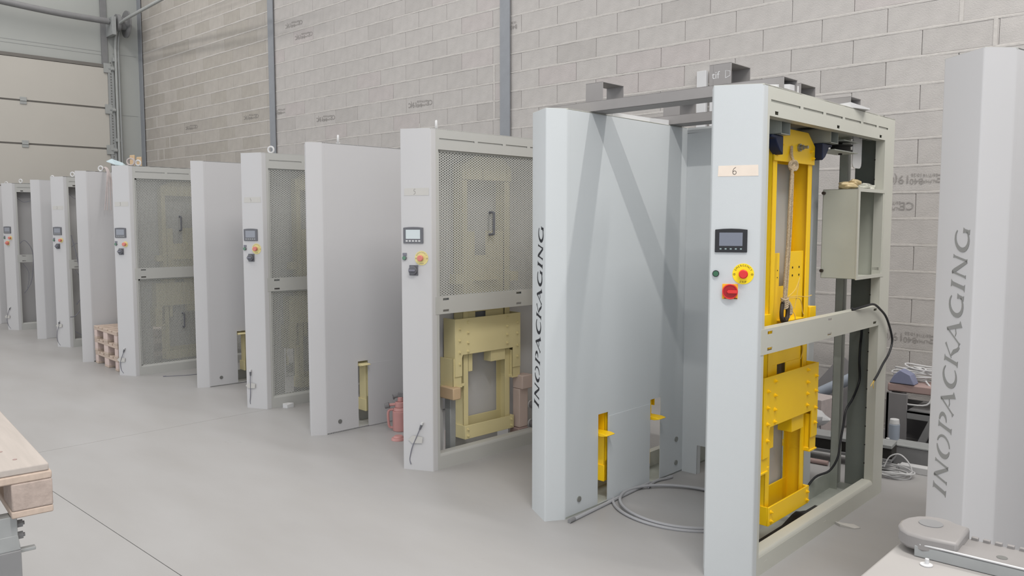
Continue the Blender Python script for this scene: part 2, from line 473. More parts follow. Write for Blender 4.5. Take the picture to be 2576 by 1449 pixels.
# horizontal mortar beds, slightly uneven
mb = MB()
for xa, xb, zo, fr in BAY:
    z = zo
    while z < TOP:
        x = xa; P = []
        while x < xb + 0.01:
            P.append((min(x, xb), WY - 0.0035 - rnd.uniform(0, 0.002), z - rnd.uniform(0.0085, 0.0115), z + rnd.uniform(0.0085, 0.0115)))
            x += rnd.uniform(0.06, 0.14)
        n_ = len(P); vs = []
        for p in P: vs += [(p[0], WY + 0.02, p[2]), (p[0], p[1], p[2]), (p[0], p[1] - 0.001, z), (p[0], p[1], p[3]), (p[0], WY + 0.02, p[3])]
        mb.add(vs, [(i * 5 + q, (i + 1) * 5 + q, (i + 1) * 5 + q + 1, i * 5 + q + 1) for i in range(n_ - 1) for q in range(4)])
        z += 0.2
# the few open head joints filled wide with mortar
for x, z in ((-1.36, 3.235), (-1.62, 3.035), (-1.40, 2.835), (-6.28, 3.155), (-6.28, 2.755), (-6.28, 2.955), (-7.55, 2.62), (-14.9, 2.755), (-14.65, 2.755), (-14.4, 2.955), (-14.9, 3.355)):
    mb.box(x - 0.012, x + 0.014, WY - 0.006, WY + 0.03, z + 0.005, z + 0.195)
o = mk('mortar_joint', mb, M['mortar'], wb, smooth=False); o['kind'] = 'stuff'
# steel columns carry the wall bays
for k, (x, wd) in enumerate(((-15.47, 0.17), (-10.87, 0.145), (-6.09, 0.145))):
    mb = MB().box(x - wd / 2, x + wd / 2, WY - 0.035, WY - 0.02, 0, TOP).box(x - 0.006, x + 0.006, WY - 0.03, WY + 0.02, 0, TOP)
    o = mk('steel_column', mb, M['post'], None, 0.002)
    tag(o, ('grey steel column in the corner where block wall meets door wall', 'grey steel column on block wall rising behind the machine taped 4', 'scuffed grey steel column on block wall rising behind the machine taped 5')[k], 'column', 'steel wall columns')
    o.location = (0, 0, 0)
# light channel trunking on the wall behind the tubes
mb = MB().box(-3.72, -3.63, WY - 0.05, WY - 0.008, 0, 2.95).box(-3.60, -3.57, WY - 0.03, WY - 0.008, 0, 2.95)
tag(mk('cable_trunking', mb, M['f_white'], None, 0.003), 'pale vertical cable trunking on the block wall behind steel tubes', 'trunking')

# gable wall with sectional door (local x along wall from corner, local y into the hall)
GA = R(87.1)
wlft = sroot('wall_left', (-15.5, 6.5, 0), GA)
# local +x runs to the corner (+y world), local -y faces the hall
mk('cladding_panel', MB().box(-6.2, -0.58, 0.06, 0.12, 4.5, TOP), M['clad'], wlft)
mk('cladding_panel', MB().box(-0.58, 0.0, 0.03, 0.12, 0, TOP), M['clad'], wlft)
mb = MB()
for z in (4.66, 4.72, 5.9): mb.box(-6.2, -0.66, 0.056, 0.062, z, z + 0.006)
for z in (2.55, 3.6, 4.7): mb.box(-0.5, -0.08, 0.026, 0.032, z, z + 0.006)
mk('cladding_seam', mb, M['f_steel'], wlft)
mk('door_post', MB().box(-0.68, -0.58, 0.0, 0.05, 4.46, TOP), M['f_steel_d'], wlft, 0.004)
mk('door_jamb', MB().box(-0.60, -0.50, -0.03, 0.04, 0, 4.46), M['f_steel'], wlft, 0.003)
mb = MB()
for i in range(90): mb.box(-0.565, -0.545, -0.034, -0.029, 0.06 + i * 0.05, 0.085 + i * 0.05)
mk('jamb_perforation', mb, M['f_slot'], wlft)['kind'] = 'stuff'
d1 = sroot('door_1', (-15.5, 6.5, 0), GA)
zs = [0.05, 0.76, 1.50, 2.235, 2.965, 3.70, 4.44]
for a, b in zip(zs[:-1], zs[1:]):
    mk('door_section', MB().box(-5.8, -0.60, 0.0, 0.045, a + 0.014, b - 0.014), M['panel_door'], d1, 0.006)
mk('door_joint', MB().box(-5.8, -0.6, 0.015, 0.05, 0.0, 4.47), M['gap'], d1)
mk('door_bottom_seal', MB().box(-5.8, -0.60, -0.005, 0.04, 0.0, 0.065), M['f_box_d'], d1, 0.004)
mk('door_top_seal', MB().box(-5.8, -0.60, -0.008, 0.04, 4.43, 4.49), M['gap'], d1, 0.004)
for z in zs[1:]:
    mk('hinge_roller', MB().box(-0.67, -0.55, -0.035, -0.003, z - 0.10, z + 0.07).box(-0.60, -0.50, -0.045, -0.02, z - 0.03, z + 0.02).cyl((-0.56, -0.05, z - 0.03), (-0.50, -0.05, z - 0.03), 0.03), M['track'], d1, 0.003)
for z in zs[1:-1]:
    mk('door_hinge', MB().box(-2.03, -1.93, -0.014, -0.001, z - 0.06, z + 0.06).cyl((-2.03, -0.012, z), (-1.93, -0.012, z), 0.014), M['track'], d1, 0.003)
# vertical track bending into the overhead rail
tk = thing('door_track', 'galvanised door track curving from the jamb to an overhead rail', 'track', (-15.5, 6.5, 0), GA)
pts = [(-0.47, -0.06, 0.0), (-0.47, -0.06, 2.0), (-0.47, -0.06, 4.5), (-0.47, -0.07, 4.80), (-0.47, -0.12, 5.0), (-0.47, -0.25, 5.14), (-0.47, -0.45, 5.2), (-0.47, -1.5, 5.22), (-0.47, -5.5, 5.26)]
mb = MB().tube(pts, 0.024, 8)
mk('track_channel', mb, M['track'], tk)
pts2 = [(p[0] + 0.05, p[1] + (0.0 if p[2] < 4.9 else -0.01), p[2] + (0.0 if p[2] < 4.9 else 0.055)) for p in pts]
mk('track_channel', MB().tube(pts2, 0.018, 8), M['f_steel'], tk)
mk('track_bracket', MB().box(-0.52, -0.44, -0.07, 0.0, 4.55, 4.62), M['track'], tk, 0.002)
mk('track_bracket', MB().box(-0.52, -0.44, -0.07, 0.0, 3.1, 3.16), M['track'], tk, 0.002)
sh = thing('door_shaft', 'thick grey counterbalance shaft with spring coil above the sectional door', 'shaft', (-15.5, 6.5, 0), GA)
mb = MB().tube([(-5.5, -0.22, 5.52), (-3.6, -0.22, 5.36), (-2.2, -0.22, 5.26), (-1.4, -0.22, 5.22), (-0.62, -0.22, 5.22)], 0.055, 16)
mk('spring_tube', mb, M['f_steel_d'], sh)
mk('cable_drum', MB().cyl((-0.50, -0.22, 5.22), (-0.44, -0.22, 5.22), 0.15, 28).cyl((-0.44, -0.22, 5.22), (-0.33, -0.22, 5.22), 0.11, 28).cyl((-0.33, -0.22, 5.22), (-0.30, -0.22, 5.22), 0.24, 28), M['f_steel_d'], sh)
mk('bearing_plate', MB().box(-0.60, -0.53, -0.34, 0.03, 4.98, 5.30).cyl((-0.66, -0.22, 5.22), (-0.50, -0.22, 5.22), 0.03), M['f_steel'], sh, 0.004)

# ================================================================== PALLET DISPENSER MACHINES
A_OUT, A_TIP, Y_CH, Y_IN, Y_BACK, Y_END, HT = 0.245, 0.062, 0.10, 0.098, 1.28, 1.74, 2.195
MC = {}


def mesh_of(key, build, m, smooth=True):
    if key not in MC: MC[key] = build().mesh(key[0], m, smooth)
    return MC[key]


def rounded(pts, r, seg=4):
    out = [pts[0]]
    for i in range(1, len(pts) - 1):
        p = Vector(pts[i]); a = (Vector(pts[i - 1]) - p); b = (Vector(pts[i + 1]) - p)
        ra = min(r, a.length * 0.4, b.length * 0.4); a = a.normalized() * ra; b = b.normalized() * ra
        for k in range(seg + 1):
            t = k / seg; out.append(tuple(p + a * (1 - t) ** 2 + b * t ** 2))
    out.append(pts[-1]); return out


CT = Vector((A_TIP - A_OUT, -Y_CH, 0)); CT_L = CT.length; CT = CT.normalized()
CN = Vector((-CT.y, CT.x, 0)); CN = CN if CN.y < 0 else -CN   # outward normal of the slanted face (arm space, s = +1)


def cf(s, side=1):
    """point mapper on slanted face: u from outer edge towards tip, v height, w outwards"""
    def f(u, v, w):
        p = Vector((A_OUT, Y_CH, 0)) + CT * u + CN * w
        return (side * p.x, p.y, v)
    return f


def front_cover(side):
    pts = rounded([(A_OUT, 0.1396), (A_OUT, Y_CH), (A_TIP, 0), (0.0, Y_IN), (0.0, 0.125)], 0.007)
    mb = MB().sheet([(side * x, y) for x, y in pts], 0.0, HT, -0.003 * side)
    return mb


def inner_panel(side, slots):
    holes = []
    if slots: holes = [(0.386, 0.478, 0.012, 0.528), (0.907, 1.02, 0.012, 0.528)]
    return MB().plate(lambda u, v, w: (side * w, u, v), 0.1252, Y_BACK, 0.0, HT, 0.003, holes)


def side_frame(side, kind):
    f = lambda u, v, w: (side * (A_OUT - 0.003 + w), u, v)
    holes = [(0.16, 1.59, 0.085, 2.066)]
    ys_ = [0.17, 0.47, 0.50, 0.73, 0.76, 0.97, 1.00, 1.22, 1.25, 1.45, 1.48, 1.63]
    for a, b in zip(ys_[::2], ys_[1::2]): holes.append((a, b, 2.126, 2.137))
    if kind == 'open':
        for y in (0.21, 0.90, 1.50): holes.append((y, y + 0.035, 2.075, 2.090))
    for y in (0.22, 0.89, 1.50): holes.append((y, y + 0.035, 0.052, 0.060))
    mb = MB().plate(f, 0.14, Y_END, 0, HT, 0.003, holes)
    mb.box(side * (A_OUT - 0.009), side * (A_OUT - 0.006), 0.16, 1.64, 2.115, 2.15)
    # returned rims round the opening and the bottom rail
    X = lambda a, b: (side * a, side * b)
    mb.box(*X(A_OUT - 0.035, A_OUT - 0.002), 0.157, 0.160, 0.085, 2.066)
    mb.box(*X(A_OUT - 0.05, A_OUT - 0.002), 1.59, 1.593, 0.085, 2.066)
    mb.box(*X(A_OUT - 0.05, A_OUT - 0.002), 0.16, 1.59, 2.066, 2.069)
    # rounded bottom rail
    prof = [(A_OUT - 0.06, 0.0), (A_OUT - 0.06, 0.105), (A_OUT - 0.018, 0.105), (A_OUT - 0.008, 0.102), (A_OUT - 0.002, 0.094), (A_OUT, 0.082), (A_OUT, 0.0)]
    mb2 = MB(); mb.prism([(a, z) for a, z in prof], 0.158, 1.592, lambda u, v, w: (side * (u - 0.0005), w, v))
    return mb


def ring_poly(side):
    return [(side * A_OUT, Y_END), (side * A_OUT, Y_CH), (side * A_TIP, 0.002), (side * 0.0, Y_IN), (side * 0.0, Y_END)]


def lift_frame(side):
    mb = MB(); X = lambda a, b: (side * a, side * b)
    for y0, y1, yf in ((0.475, 0.481, (0.475, 0.522)), (0.919, 0.925, (0.878, 0.925))):
        mb.box(*X(0.020, 0.115), y0, y1, 0.12, 2.0)
        mb.box(*X(0.109, 0.115), yf[0], yf[1], 0.12, 1.99)
        mb.box(*X(0.020, 0.026), yf[0], yf[1], 0.12, 1.99)
    f = lambda lo: (lambda u, v, w: (side * (lo + w), u, v))
    top = [(0.472, 1.898), (0.655, 1.898), (0.655, 1.985), (0.661, 1.985), (0.661, 1.898), (0.93, 1.898), (0.93, 1.992), (0.845, 2.056), (0.60, 2.058), (0.472, 1.995)]
    mb.prism(top, 0, 0.008, f(0.116))
    mb.prism([(0.475, 1.90), (0.925, 1.90), (0.925, 1.99), (0.845, 2.05), (0.60, 2.05), (0.475, 1.99)], 0, 0.006, f(0.02))
    mb.box(*X(0.133, 0.141), 0.468, 0.942, 0.118, 0.212)
    mb.box(*X(0.02, 0.133), 0.468, 0.475, 0.118, 0.212); mb.box(*X(0.02, 0.133), 0.925, 0.942, 0.118, 0.212)
    mb.box(*X(0.02, 0.028), 0.475, 0.925, 0.12, 0.24)
    return mb


def carriage(side, dz):
    mb = MB(); X = lambda a, b: (side * a, side * b); z = lambda v: v + dz
    f = lambda lo: (lambda u, v, w: (side * (lo + w), u, v + dz))
    pl = [(0.375, 0.475), (0.437, 0.475), (0.437, 0.60), (0.445, 0.62), (0.925, 0.62), (0.925, 0.475), (1.0, 0.475), (1.0, 0.868), (0.375, 0.868)]
    mb.prism(pl, 0, 0.007, f(0.143))
    mb.box(*X(0.03, 0.143), 0.375, 0.381, z(0.475), z(0.868)); mb.box(*X(0.03, 0.143), 0.994, 1.0, z(0.475), z(0.868))
    # fork carriers with their lower lips
    for a, b in ((0.362, 0.437), (0.925, 1.005)):
        mb.box(*X(0.008, 0.142), a, a + 0.006, z(0.405), z(0.60)); mb.box(*X(0.135, 0.142), a, b, z(0.405), z(0.60))
        mb.box(*X(0.01, 0.148), a - 0.004, b + 0.004, z(0.398), z(0.407))
    # back plate between the posts: forked top, square cut out lower down
    mb.prism([(0.528, 0.90), (0.872, 0.90), (0.872, 1.46), (0.70, 1.46), (0.70, 1.29), (0.597, 1.29), (0.597, 1.455), (0.528, 1.455)], 0, 0.006, f(0.098))
    mb.box(*X(0.098, 0.104), 0.528, 0.60, z(0.62), z(0.90)); mb.box(*X(0.098, 0.104), 0.70, 0.872, z(0.62), z(0.90))
    mb.box(*X(0.098, 0.150), 0.585, 0.80, z(1.118), z(1.124))      # lug shelf
    mb.box(*X(0.06, 0.135), 0.72, 0.86, z(0.54), z(0.62))          # guide shoe
    mb.box(*X(0.06, 0.112), 0.53, 0.565, z(0.49), z(0.62))
    # end stops beside the posts
    mb.box(*X(0.06, 0.125), 0.405, 0.475, z(1.10), z(1.165)); mb.box(*X(0.06, 0.125), 0.925, 1.0, z(1.10), z(1.165))
    return mb


def bolt_mesh(m):
    return mesh_of(('bolt', m.name), lambda: MB().cyl((-0.002, 0, 0), (0.002, 0, 0), 0.010, 10).cyl((0.002, 0, 0), (0.009, 0, 0), 0.0065, 6).cyl((0.009, 0, 0), (0.013, 0, 0), 0.003, 6), m)


def fork(side, q):
    # wedge shaped fork reaching through the slot
    mb = MB()
    for y0, y1 in (((0.392, 0.470), (0.918, 0.996))[q],):
        prof = [(0.14, 0.402), (-0.02, 0.402), (-0.055, 0.410), (-0.055, 0.414), (-0.03, 0.420), (0.14, 0.420)]
        mb.prism(prof, y0, y1, lambda u, v, w: (side * u, w, v))
    return mb


def perforated(y0, y1, z0, z1, side=1):
    """punched sheet: hexagonal cells each with a round hole"""
    p = 0.016; cx = p * 0.8660; mb = MB(); v = mb.v; f = mb.f
    rh = 0.0052; ro = p / math.sqrt(3)
    ang = [math.pi / 3 * k for k in range(6)]
    nx = int((y1 - y0 - 0.03) / cx); nz = int((z1 - z0 - 0.03) / p)
    xx = side * (A_OUT - 0.018)
    for i in range(nx):
        for j in range(nz):
            cy = y0 + 0.022 + i * cx; cz = z0 + 0.022 + j * p + (p / 2 if i % 2 else 0)
            k = len(v)
            for a in ang: v.append((xx, cy + math.cos(a) * ro, cz + math.sin(a) * ro))
            for a in ang: v.append((xx, cy + math.cos(a) * rh, cz + math.sin(a) * rh))
            for q in range(6):
                r_ = (q + 1) % 6; f.append((k + q, k + r_, k + 6 + r_, k + 6 + q))
    # plain folded margin
    for a, b, c, d in ((y0, y1, z0, z0 + 0.02), (y0, y1, z1 - 0.022, z1), (y0, y0 + 0.018, z0, z1), (y1 - 0.026, y1, z0, z1)):
        mb.box(xx - 0.001, xx + 0.001, a, b, c, d)
    return mb


def plain_mesh(mb, name, m):
    me = bpy.data.meshes.new(name); me.from_pydata(mb.v, [], mb.f); me.materials.append(m); me.update(); return me


def glyphs():
    G = {}

    def arc(cx, cy, rx, ry, a0, a1, n, w0, wm, w1):
        P = []; W = []
        for i in range(n + 1):
            t = i / n; a = R(a0 + (a1 - a0) * t); P.append((cx + rx * math.cos(a), cy + ry * math.sin(a)))
            W.append(w0 + (wm - w0) * math.sin(math.pi * t) if t < 0.5 else w1 + (wm - w1) * math.sin(math.pi * t))
        return P, W
    serif = lambda x0, x1, w: ([(x0, 0), (x0 + (x1 - x0) * .05, .05), (x0 + (x1 - x0) * .12, .12), ((x0 + x1) / 2, .5), (x0 + (x1 - x0) * .88, .88), (x0 + (x1 - x0) * .95, .95), (x1, 1)], [w * 1.9, w * 1.2, w, w * .95, w, w * 1.2, w * 1.9])
    G['I'] = (0.50, [serif(0.2, 0.2, 0.19)])
    G['N'] = (1.02, [serif(0.14, 0.14, 0.10), ([(0.10, 1), (0.2, .87), (0.74, 0.0)], [0.1, 0.2, 0.14]), serif(0.76, 0.76, 0.10)])
    G['O'] = (1.08, [arc(0.48, .5, .40, .48, 100, 262, 12, 0.07, 0.24, 0.07), arc(0.48, .5, .40, .48, -80, 80, 12, 0.07, 0.12, 0.07)])
    G['P'] = (0.82, [serif(0.18, 0.18, 0.17), arc(0.34, .70, .32, .27, 88, -80, 10, 0.09, 0.19, 0.04)])
    G['A'] = (1.0, [([(0.02, 0), (0.08, .08), (0.43, .98)], [0.22, 0.08, 0.08]), ([(0.40, 1), (0.76, .1), (0.84, 0)], [0.16, 0.20, 0.34]), ([(0.56, .38), (0.40, .32), (0.27, .36)], [0.05, 0.07, 0.03])])
    G['C'] = (0.92, [arc(0.50, .5, .42, .48, 48, 316, 16, 0.05, 0.23, 0.05)])
    G['K'] = (0.92, [serif(0.16, 0.16, 0.17), ([(0.76, 1), (0.62, .86), (0.28, .50)], [0.13, 0.07, 0.05]), ([(0.36, .56), (0.58, .36), (0.72, .12), (0.86, .0)], [0.06, 0.19, 0.16, 0.12])])
    G['G'] = (1.04, [arc(0.50, .5, .42, .48, 52, 322, 16, 0.06, 0.22, 0.07), ([(0.84, .46), (0.84, .36), (0.84, .05), (0.84, 0.0)], [0.26, 0.17, 0.17, 0.26])])
    return G


GL = glyphs()


def letters(root, side, gap, m):
    """company lettering cut up the slanted face, reading upwards"""
    word = 'INOPACKAGING'; z = 0.600; h = 0.086
    tot = sum(GL[c][0] for c in word); k = (1.595 - 0.600) / (tot * h)
    for c in word:
        adv, strokes = GL[c]; mb = MB()
        fn0 = cf(0, side)

        def fn(u, v, w_):
            zz = z + (u + 0.18 * (v - 0.5)) * h * k
            base = 0.108 - 0.068 * (zz - 0.6)      # distance from the tip
            return fn0(CT_L - (base + (v) * h * 0.86) + 0.012, zz, 0.0006 + w_)
        for P, W in strokes: mb.ribbon(fn, P, [x * 0.82 for x in W], 0.0008)
        o = mk('letter', mb, m, root, smooth=False); o.location.x = side * gap / 2
        z += adv * h * k


def digit_strokes(d):
    D = {'6': [(.62, .95), (.3, .75), (.14, .4), (.2, .1), (.45, 0), (.68, .15), (.66, .38), (.42, .48), (.2, .36)],
         '5': [(.78, .98), (.42, 1.0), (.34, .62), (.6, .56), (.72, .32), (.52, .05), (.2, .02)],
         '4': [(.3, 1), (.22, .62), (.38, .5), (.56, .52), (.5, .2), (.46, 0)],
         '3': [(.2, .92), (.55, 1), (.66, .8), (.4, .55), (.66, .4), (.62, .1), (.2, .02)],
         '2': [(.2, .8), (.45, 1), (.66, .78), (.5, .4), (.2, .02), (.75, .05)]}
    return D[d]


def controls(root, gap, vivid, num, screen_on=False, big=True, black_switch=True):
    """screen, lamp, emergency stop and main switch on the right arm's slanted face"""
    f = cf(0, 1)
    g = lambda dx: (lambda u, v, w: f(u, v, w))

    def put(name, mb, m, parent=root, **k):
        o = mk(name, mb, m, parent, **k)
        if parent is root: o.location.x = gap / 2
        return o
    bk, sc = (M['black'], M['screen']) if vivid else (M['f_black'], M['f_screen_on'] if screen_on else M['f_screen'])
    dz = 0.0 if vivid or num == '5' else -0.022
    # operator panel with arched top edge; u runs from outer edge (right in view) to tip (left in view)
    poly = [(0.054, 1.474), (0.190, 1.474), (0.190, 1.573), (0.156, 1.5765), (0.122, 1.5775), (0.088, 1.5765), (0.054, 1.573)]
    pn = put('operator_panel', MB().prism([(u, v + dz) for u, v in poly], 0.0005, 0.008, f), bk, bevel=0.0015)
    o = put('screen', MB().prism([(0.074, 1.502 + dz), (0.172, 1.502 + dz), (0.172, 1.560 + dz), (0.074, 1.560 + dz)], 0.0078, 0.0086, f), sc, pn)
    mb = MB()
    for i in range(5):
        c = 0.166 - i * 0.0215
        if vivid: mb.prism([(c - .004, 1.486), (c + .004, 1.486), (c + .004, 1.492), (c - .004, 1.492)], 0.0078, 0.0085, f)
        else: mb.prism([(c - .007, 1.484 + dz), (c + .007, 1.484 + dz), (c + .007, 1.494 + dz), (c - .007, 1.494 + dz)], 0.0078, 0.0087, f)
    put('function_key', mb, M['btn_grey'] if vivid else M['f_white' if screen_on else 'f_steel'], pn)
    cyl = lambda u, v, w0, w1, r, n=24: MB().cyl(f(u, v, w0), f(u, v, w1), r, n)
    dz2 = 0.0 if vivid or num == '5' else 0.004
    lamp = put('reset_button', cyl(0.184, 1.380 + dz2, 0.0005, 0.010, 0.0145), bk, bevel=0.001)
    put('button_lens', cyl(0.184, 1.380 + dz2, 0.010, 0.013, 0.0115), M['green'] if vivid else M['f_green'], lamp)
    if not vivid:
        put('button_legend', MB().prism([(0.170, 1.395 + dz2), (0.198, 1.395 + dz2), (0.198, 1.412 + dz2), (0.170, 1.412 + dz2)], 0.0005, 0.003, f), M['f_cable'], lamp)
    ue, ve = 0.068, 1.380 + dz2
    rr = 0.0455 if big else 0.030
    es = put('emergency_stop', cyl(ue, ve, 0.0005, 0.0025, rr, 40), M['estop'] if vivid else M['f_estop'])
    put('mushroom_button', cyl(ue, ve, 0.0025, 0.016, 0.013, 24).add(*(lambda m_: (m_.v, m_.f))(cyl(ue, ve, 0.016, 0.034, 0.0195, 28))), M['red'] if vivid else M['f_red'], es, bevel=0.004)
    if big:
        mb = MB(); ink = M['ink'] if vivid else M['f_ink']
        for txt, a0, st, r_, flip in (('EMERGENCY', 152, -15.5, 0.0365, False), ('STOP', 252, 12.5, 0.0365, True)):
            for i, ch in enumerate(txt):
                a = R(a0 + st * i); ca, sa = math.cos(a), math.sin(a)
                ta = a - math.pi / 2 if not flip else a + math.pi / 2

                def fn(x, y, w_, ca=ca, sa=sa, ta=ta, r_=r_):
                    px = r_ * ca + x * math.cos(ta) - y * math.sin(ta); py = r_ * sa + x * math.sin(ta) + y * math.cos(ta)
                    return f(ue - px, ve + py, 0.0030)
                t_ = text_mb(ch, 0.0125, 0, fn); mb.add(t_.v, t_.f)
        for sx_ in (-1, 1):    # small turn-to-release symbols
            P = [(ue + sx_ * 0.0375 + 0.0045 * math.cos(R(40 * q)), ve - 0.002 + 0.0045 * math.sin(R(40 * q))) for q in range(10)]
            mb.ribbon(f_shift(f, 0.0026), P, [0.0012] * 10, 0.0004)
            mb.ribbon(f_shift(f, 0.0026), [(ue + sx_ * 0.0375 - .002, ve - .002), (ue + sx_ * 0.0375 + .002, ve - .002)], [0.002, 0.002], 0.0004)
        put('legend_print', mb, ink, es, smooth=False)
    us, vs_ = 0.122, 1.302 + dz2 * 1.5
    if vivid:
        sw = put('main_switch', MB().prism([(us - .033, vs_ - .033), (us + .033, vs_ - .033), (us + .033, vs_ + .033), (us - .033, vs_ + .033)], 0.0005, 0.004, f), M['orange'], bevel=0.001)
        put('switch_dial', cyl(us, vs_, 0.004, 0.018, 0.033, 40), M['red_dark'], sw, bevel=0.002)
        ring = MB().tube([f(us + 0.0305 * math.cos(R(a)), vs_ + 0.0305 * math.sin(R(a)), 0.0195) for a in range(0, 360, 20)], 0.0028, 6, closed=True)
        put('dial_rim', ring, M['red'], sw)
        put('switch_handle', MB().prism([(us - .031, vs_ - .007), (us + .008, vs_ - .007), (us + .014, vs_), (us + .008, vs_ + .007), (us - .031, vs_ + .007)], 0.016, 0.030, f), M['red'], sw, bevel=0.0015)
        put('switch_marking', MB().prism([(us + .015, vs_ - .032), (us + .026, vs_ - .032), (us + .026, vs_ - .0295), (us + .015, vs_ - .0295)], 0.0042, 0.0048, f)
            .prism([(us - .031, vs_ - .032), (us - .018, vs_ - .032), (us - .018, vs_ - .0285), (us - .031, vs_ - .0285)], 0.0042, 0.0048, f), M['ink'], sw)
    else:
        sm = M['f_red'] if num == '1' else M['f_black']
        pm = M['f_estop'] if num == '1' else M['f_black']
        sw = put('main_switch', MB().prism([(us - .030, vs_ - .033), (us + .030, vs_ - .033), (us + .030, vs_ + .033), (us - .030, vs_ + .033)], 0.0005, 0.006, f), pm, bevel=0.002)
        put('switch_dial', cyl(us, vs_, 0.006, 0.026, 0.028, 28), sm, sw, bevel=0.003)
        put('switch_handle', MB().prism([(us - .022, vs_ - .006), (us + .022, vs_ - .006), (us + .022, vs_ + .006), (us - .022, vs_ + .006)], 0.026, 0.040, f), M['f_cable'] if num != '1' else sm, sw, bevel=0.002)
    # strip of tape with the handwritten number
    if num in '23456':
        zc = 1.828 if vivid else 1.80
        tp = put('number_tape', MB().prism([(0.014, zc - .023), (0.184, zc - .024), (0.182, zc + .022), (0.016, zc + .024)], 0.0005, 0.0012, f), M['tape'] if vivid else M['f_tape'])
        P = catmull([Vector((p[0], p[1], 0)) for p in digit_strokes(num)], 4); h = 0.032
        c0 = 0.112
        pts = [(c0 + h * 0.5 * 0.8 - p.x * h * 0.8, zc - h / 2 + p.y * h) for p in P]
        put('handwritten_number', MB().ribbon(f_shift(f, 0.0013), pts, [0.0020 if vivid else 0.0022] * len(pts), 0.0004), M['ink'] if vivid else M['f_ink'], tp, smooth=False)


def f_shift(f, d): return lambda u, v, w: f(u, v, w + d)


def taped_cable(root, gap, which):
    f = cf(0, 1)
    P = {'5': [(0.074, 0.309), (0.098, 0.25), (0.118, 0.205), (0.143, 0.15), (0.160, 0.09), (0.163, 0.06), (0.154, 0.036)],
         '4': [(0.160, 0.325), (0.161, 0.25), (0.160, 0.20), (0.166, 0.12), (0.175, 0.06), (0.172, 0.034)],
         '3': [(0.128, 0.285), (0.150, 0.22), (0.172, 0.17), (0.186, 0.12), (0.182, 0.06), (0.155, 0.025)],
         '2': [(0.16, 0.33), (0.16, 0.28), (0.19, 0.20), (0.205, 0.12), (0.195, 0.06), (0.16, 0.02)],
         '1': [(0.14, 0.34), (0.17, 0.28), (0.20, 0.20), (0.21, 0.12), (0.19, 0.06), (0.15, 0.02)]}[which]
    w0 = 0.006
    c = mk('sensor_cable', MB().tube([f(u, v, w0 + 0.006 * math.sin(i)) for i, (u, v) in enumerate(P)], 0.0032, 7), M['f_cable'], root); c.location.x = gap / 2
    u, v = P[0]; u1, v1 = P[1]
    dx, dz = (u - u1), (v - v1); l = math.hypot(dx, dz); dx /= l; dz /= l
    mk('connector_plug', MB().cyl(f(u - dx * .04, v - dz * .04, .008), f(u - dx * .005, v - dz * .005, .008), 0.0055, 10, 0.008), M['f_black'], c)
    mk('connector_ring', MB().cyl(f(u - dx * .005, v - dz * .005, .008), f(u + dx * .012, v + dz * .012, .008), 0.0085, 10), M['f_white'], c)
    tu, tv = P[2] if which != '2' else P[1]
    tp = mk('tape_strip', MB().prism([(tu - .045, tv - .022), (tu + .025, tv - .026), (tu + .05, tv - .004), (tu + .02, tv + .024), (tu - .05, tv + .018)], 0.0095, 0.0103, f), M['f_tape'], root)
    tp.location.x = gap / 2


def eyebolt(root, x, y, m, rot=0.0):
    T = Matrix.Translation((x, y, HT)) @ Matrix.Rotation(rot, 4, 'Z')
    pts = [T @ Vector((0.026 * math.cos(R(a)), 0, 0.040 + 0.026 * math.sin(R(a)))) for a in range(0, 360, 24)]
    mb = MB().tube(pts, 0.008, 8, closed=True); mb.cyl(T @ Vector((0, 0, 0)), T @ Vector((0, 0, 0.014)), 0.016, 14)
    mk('lifting_eye', mb, m, root)


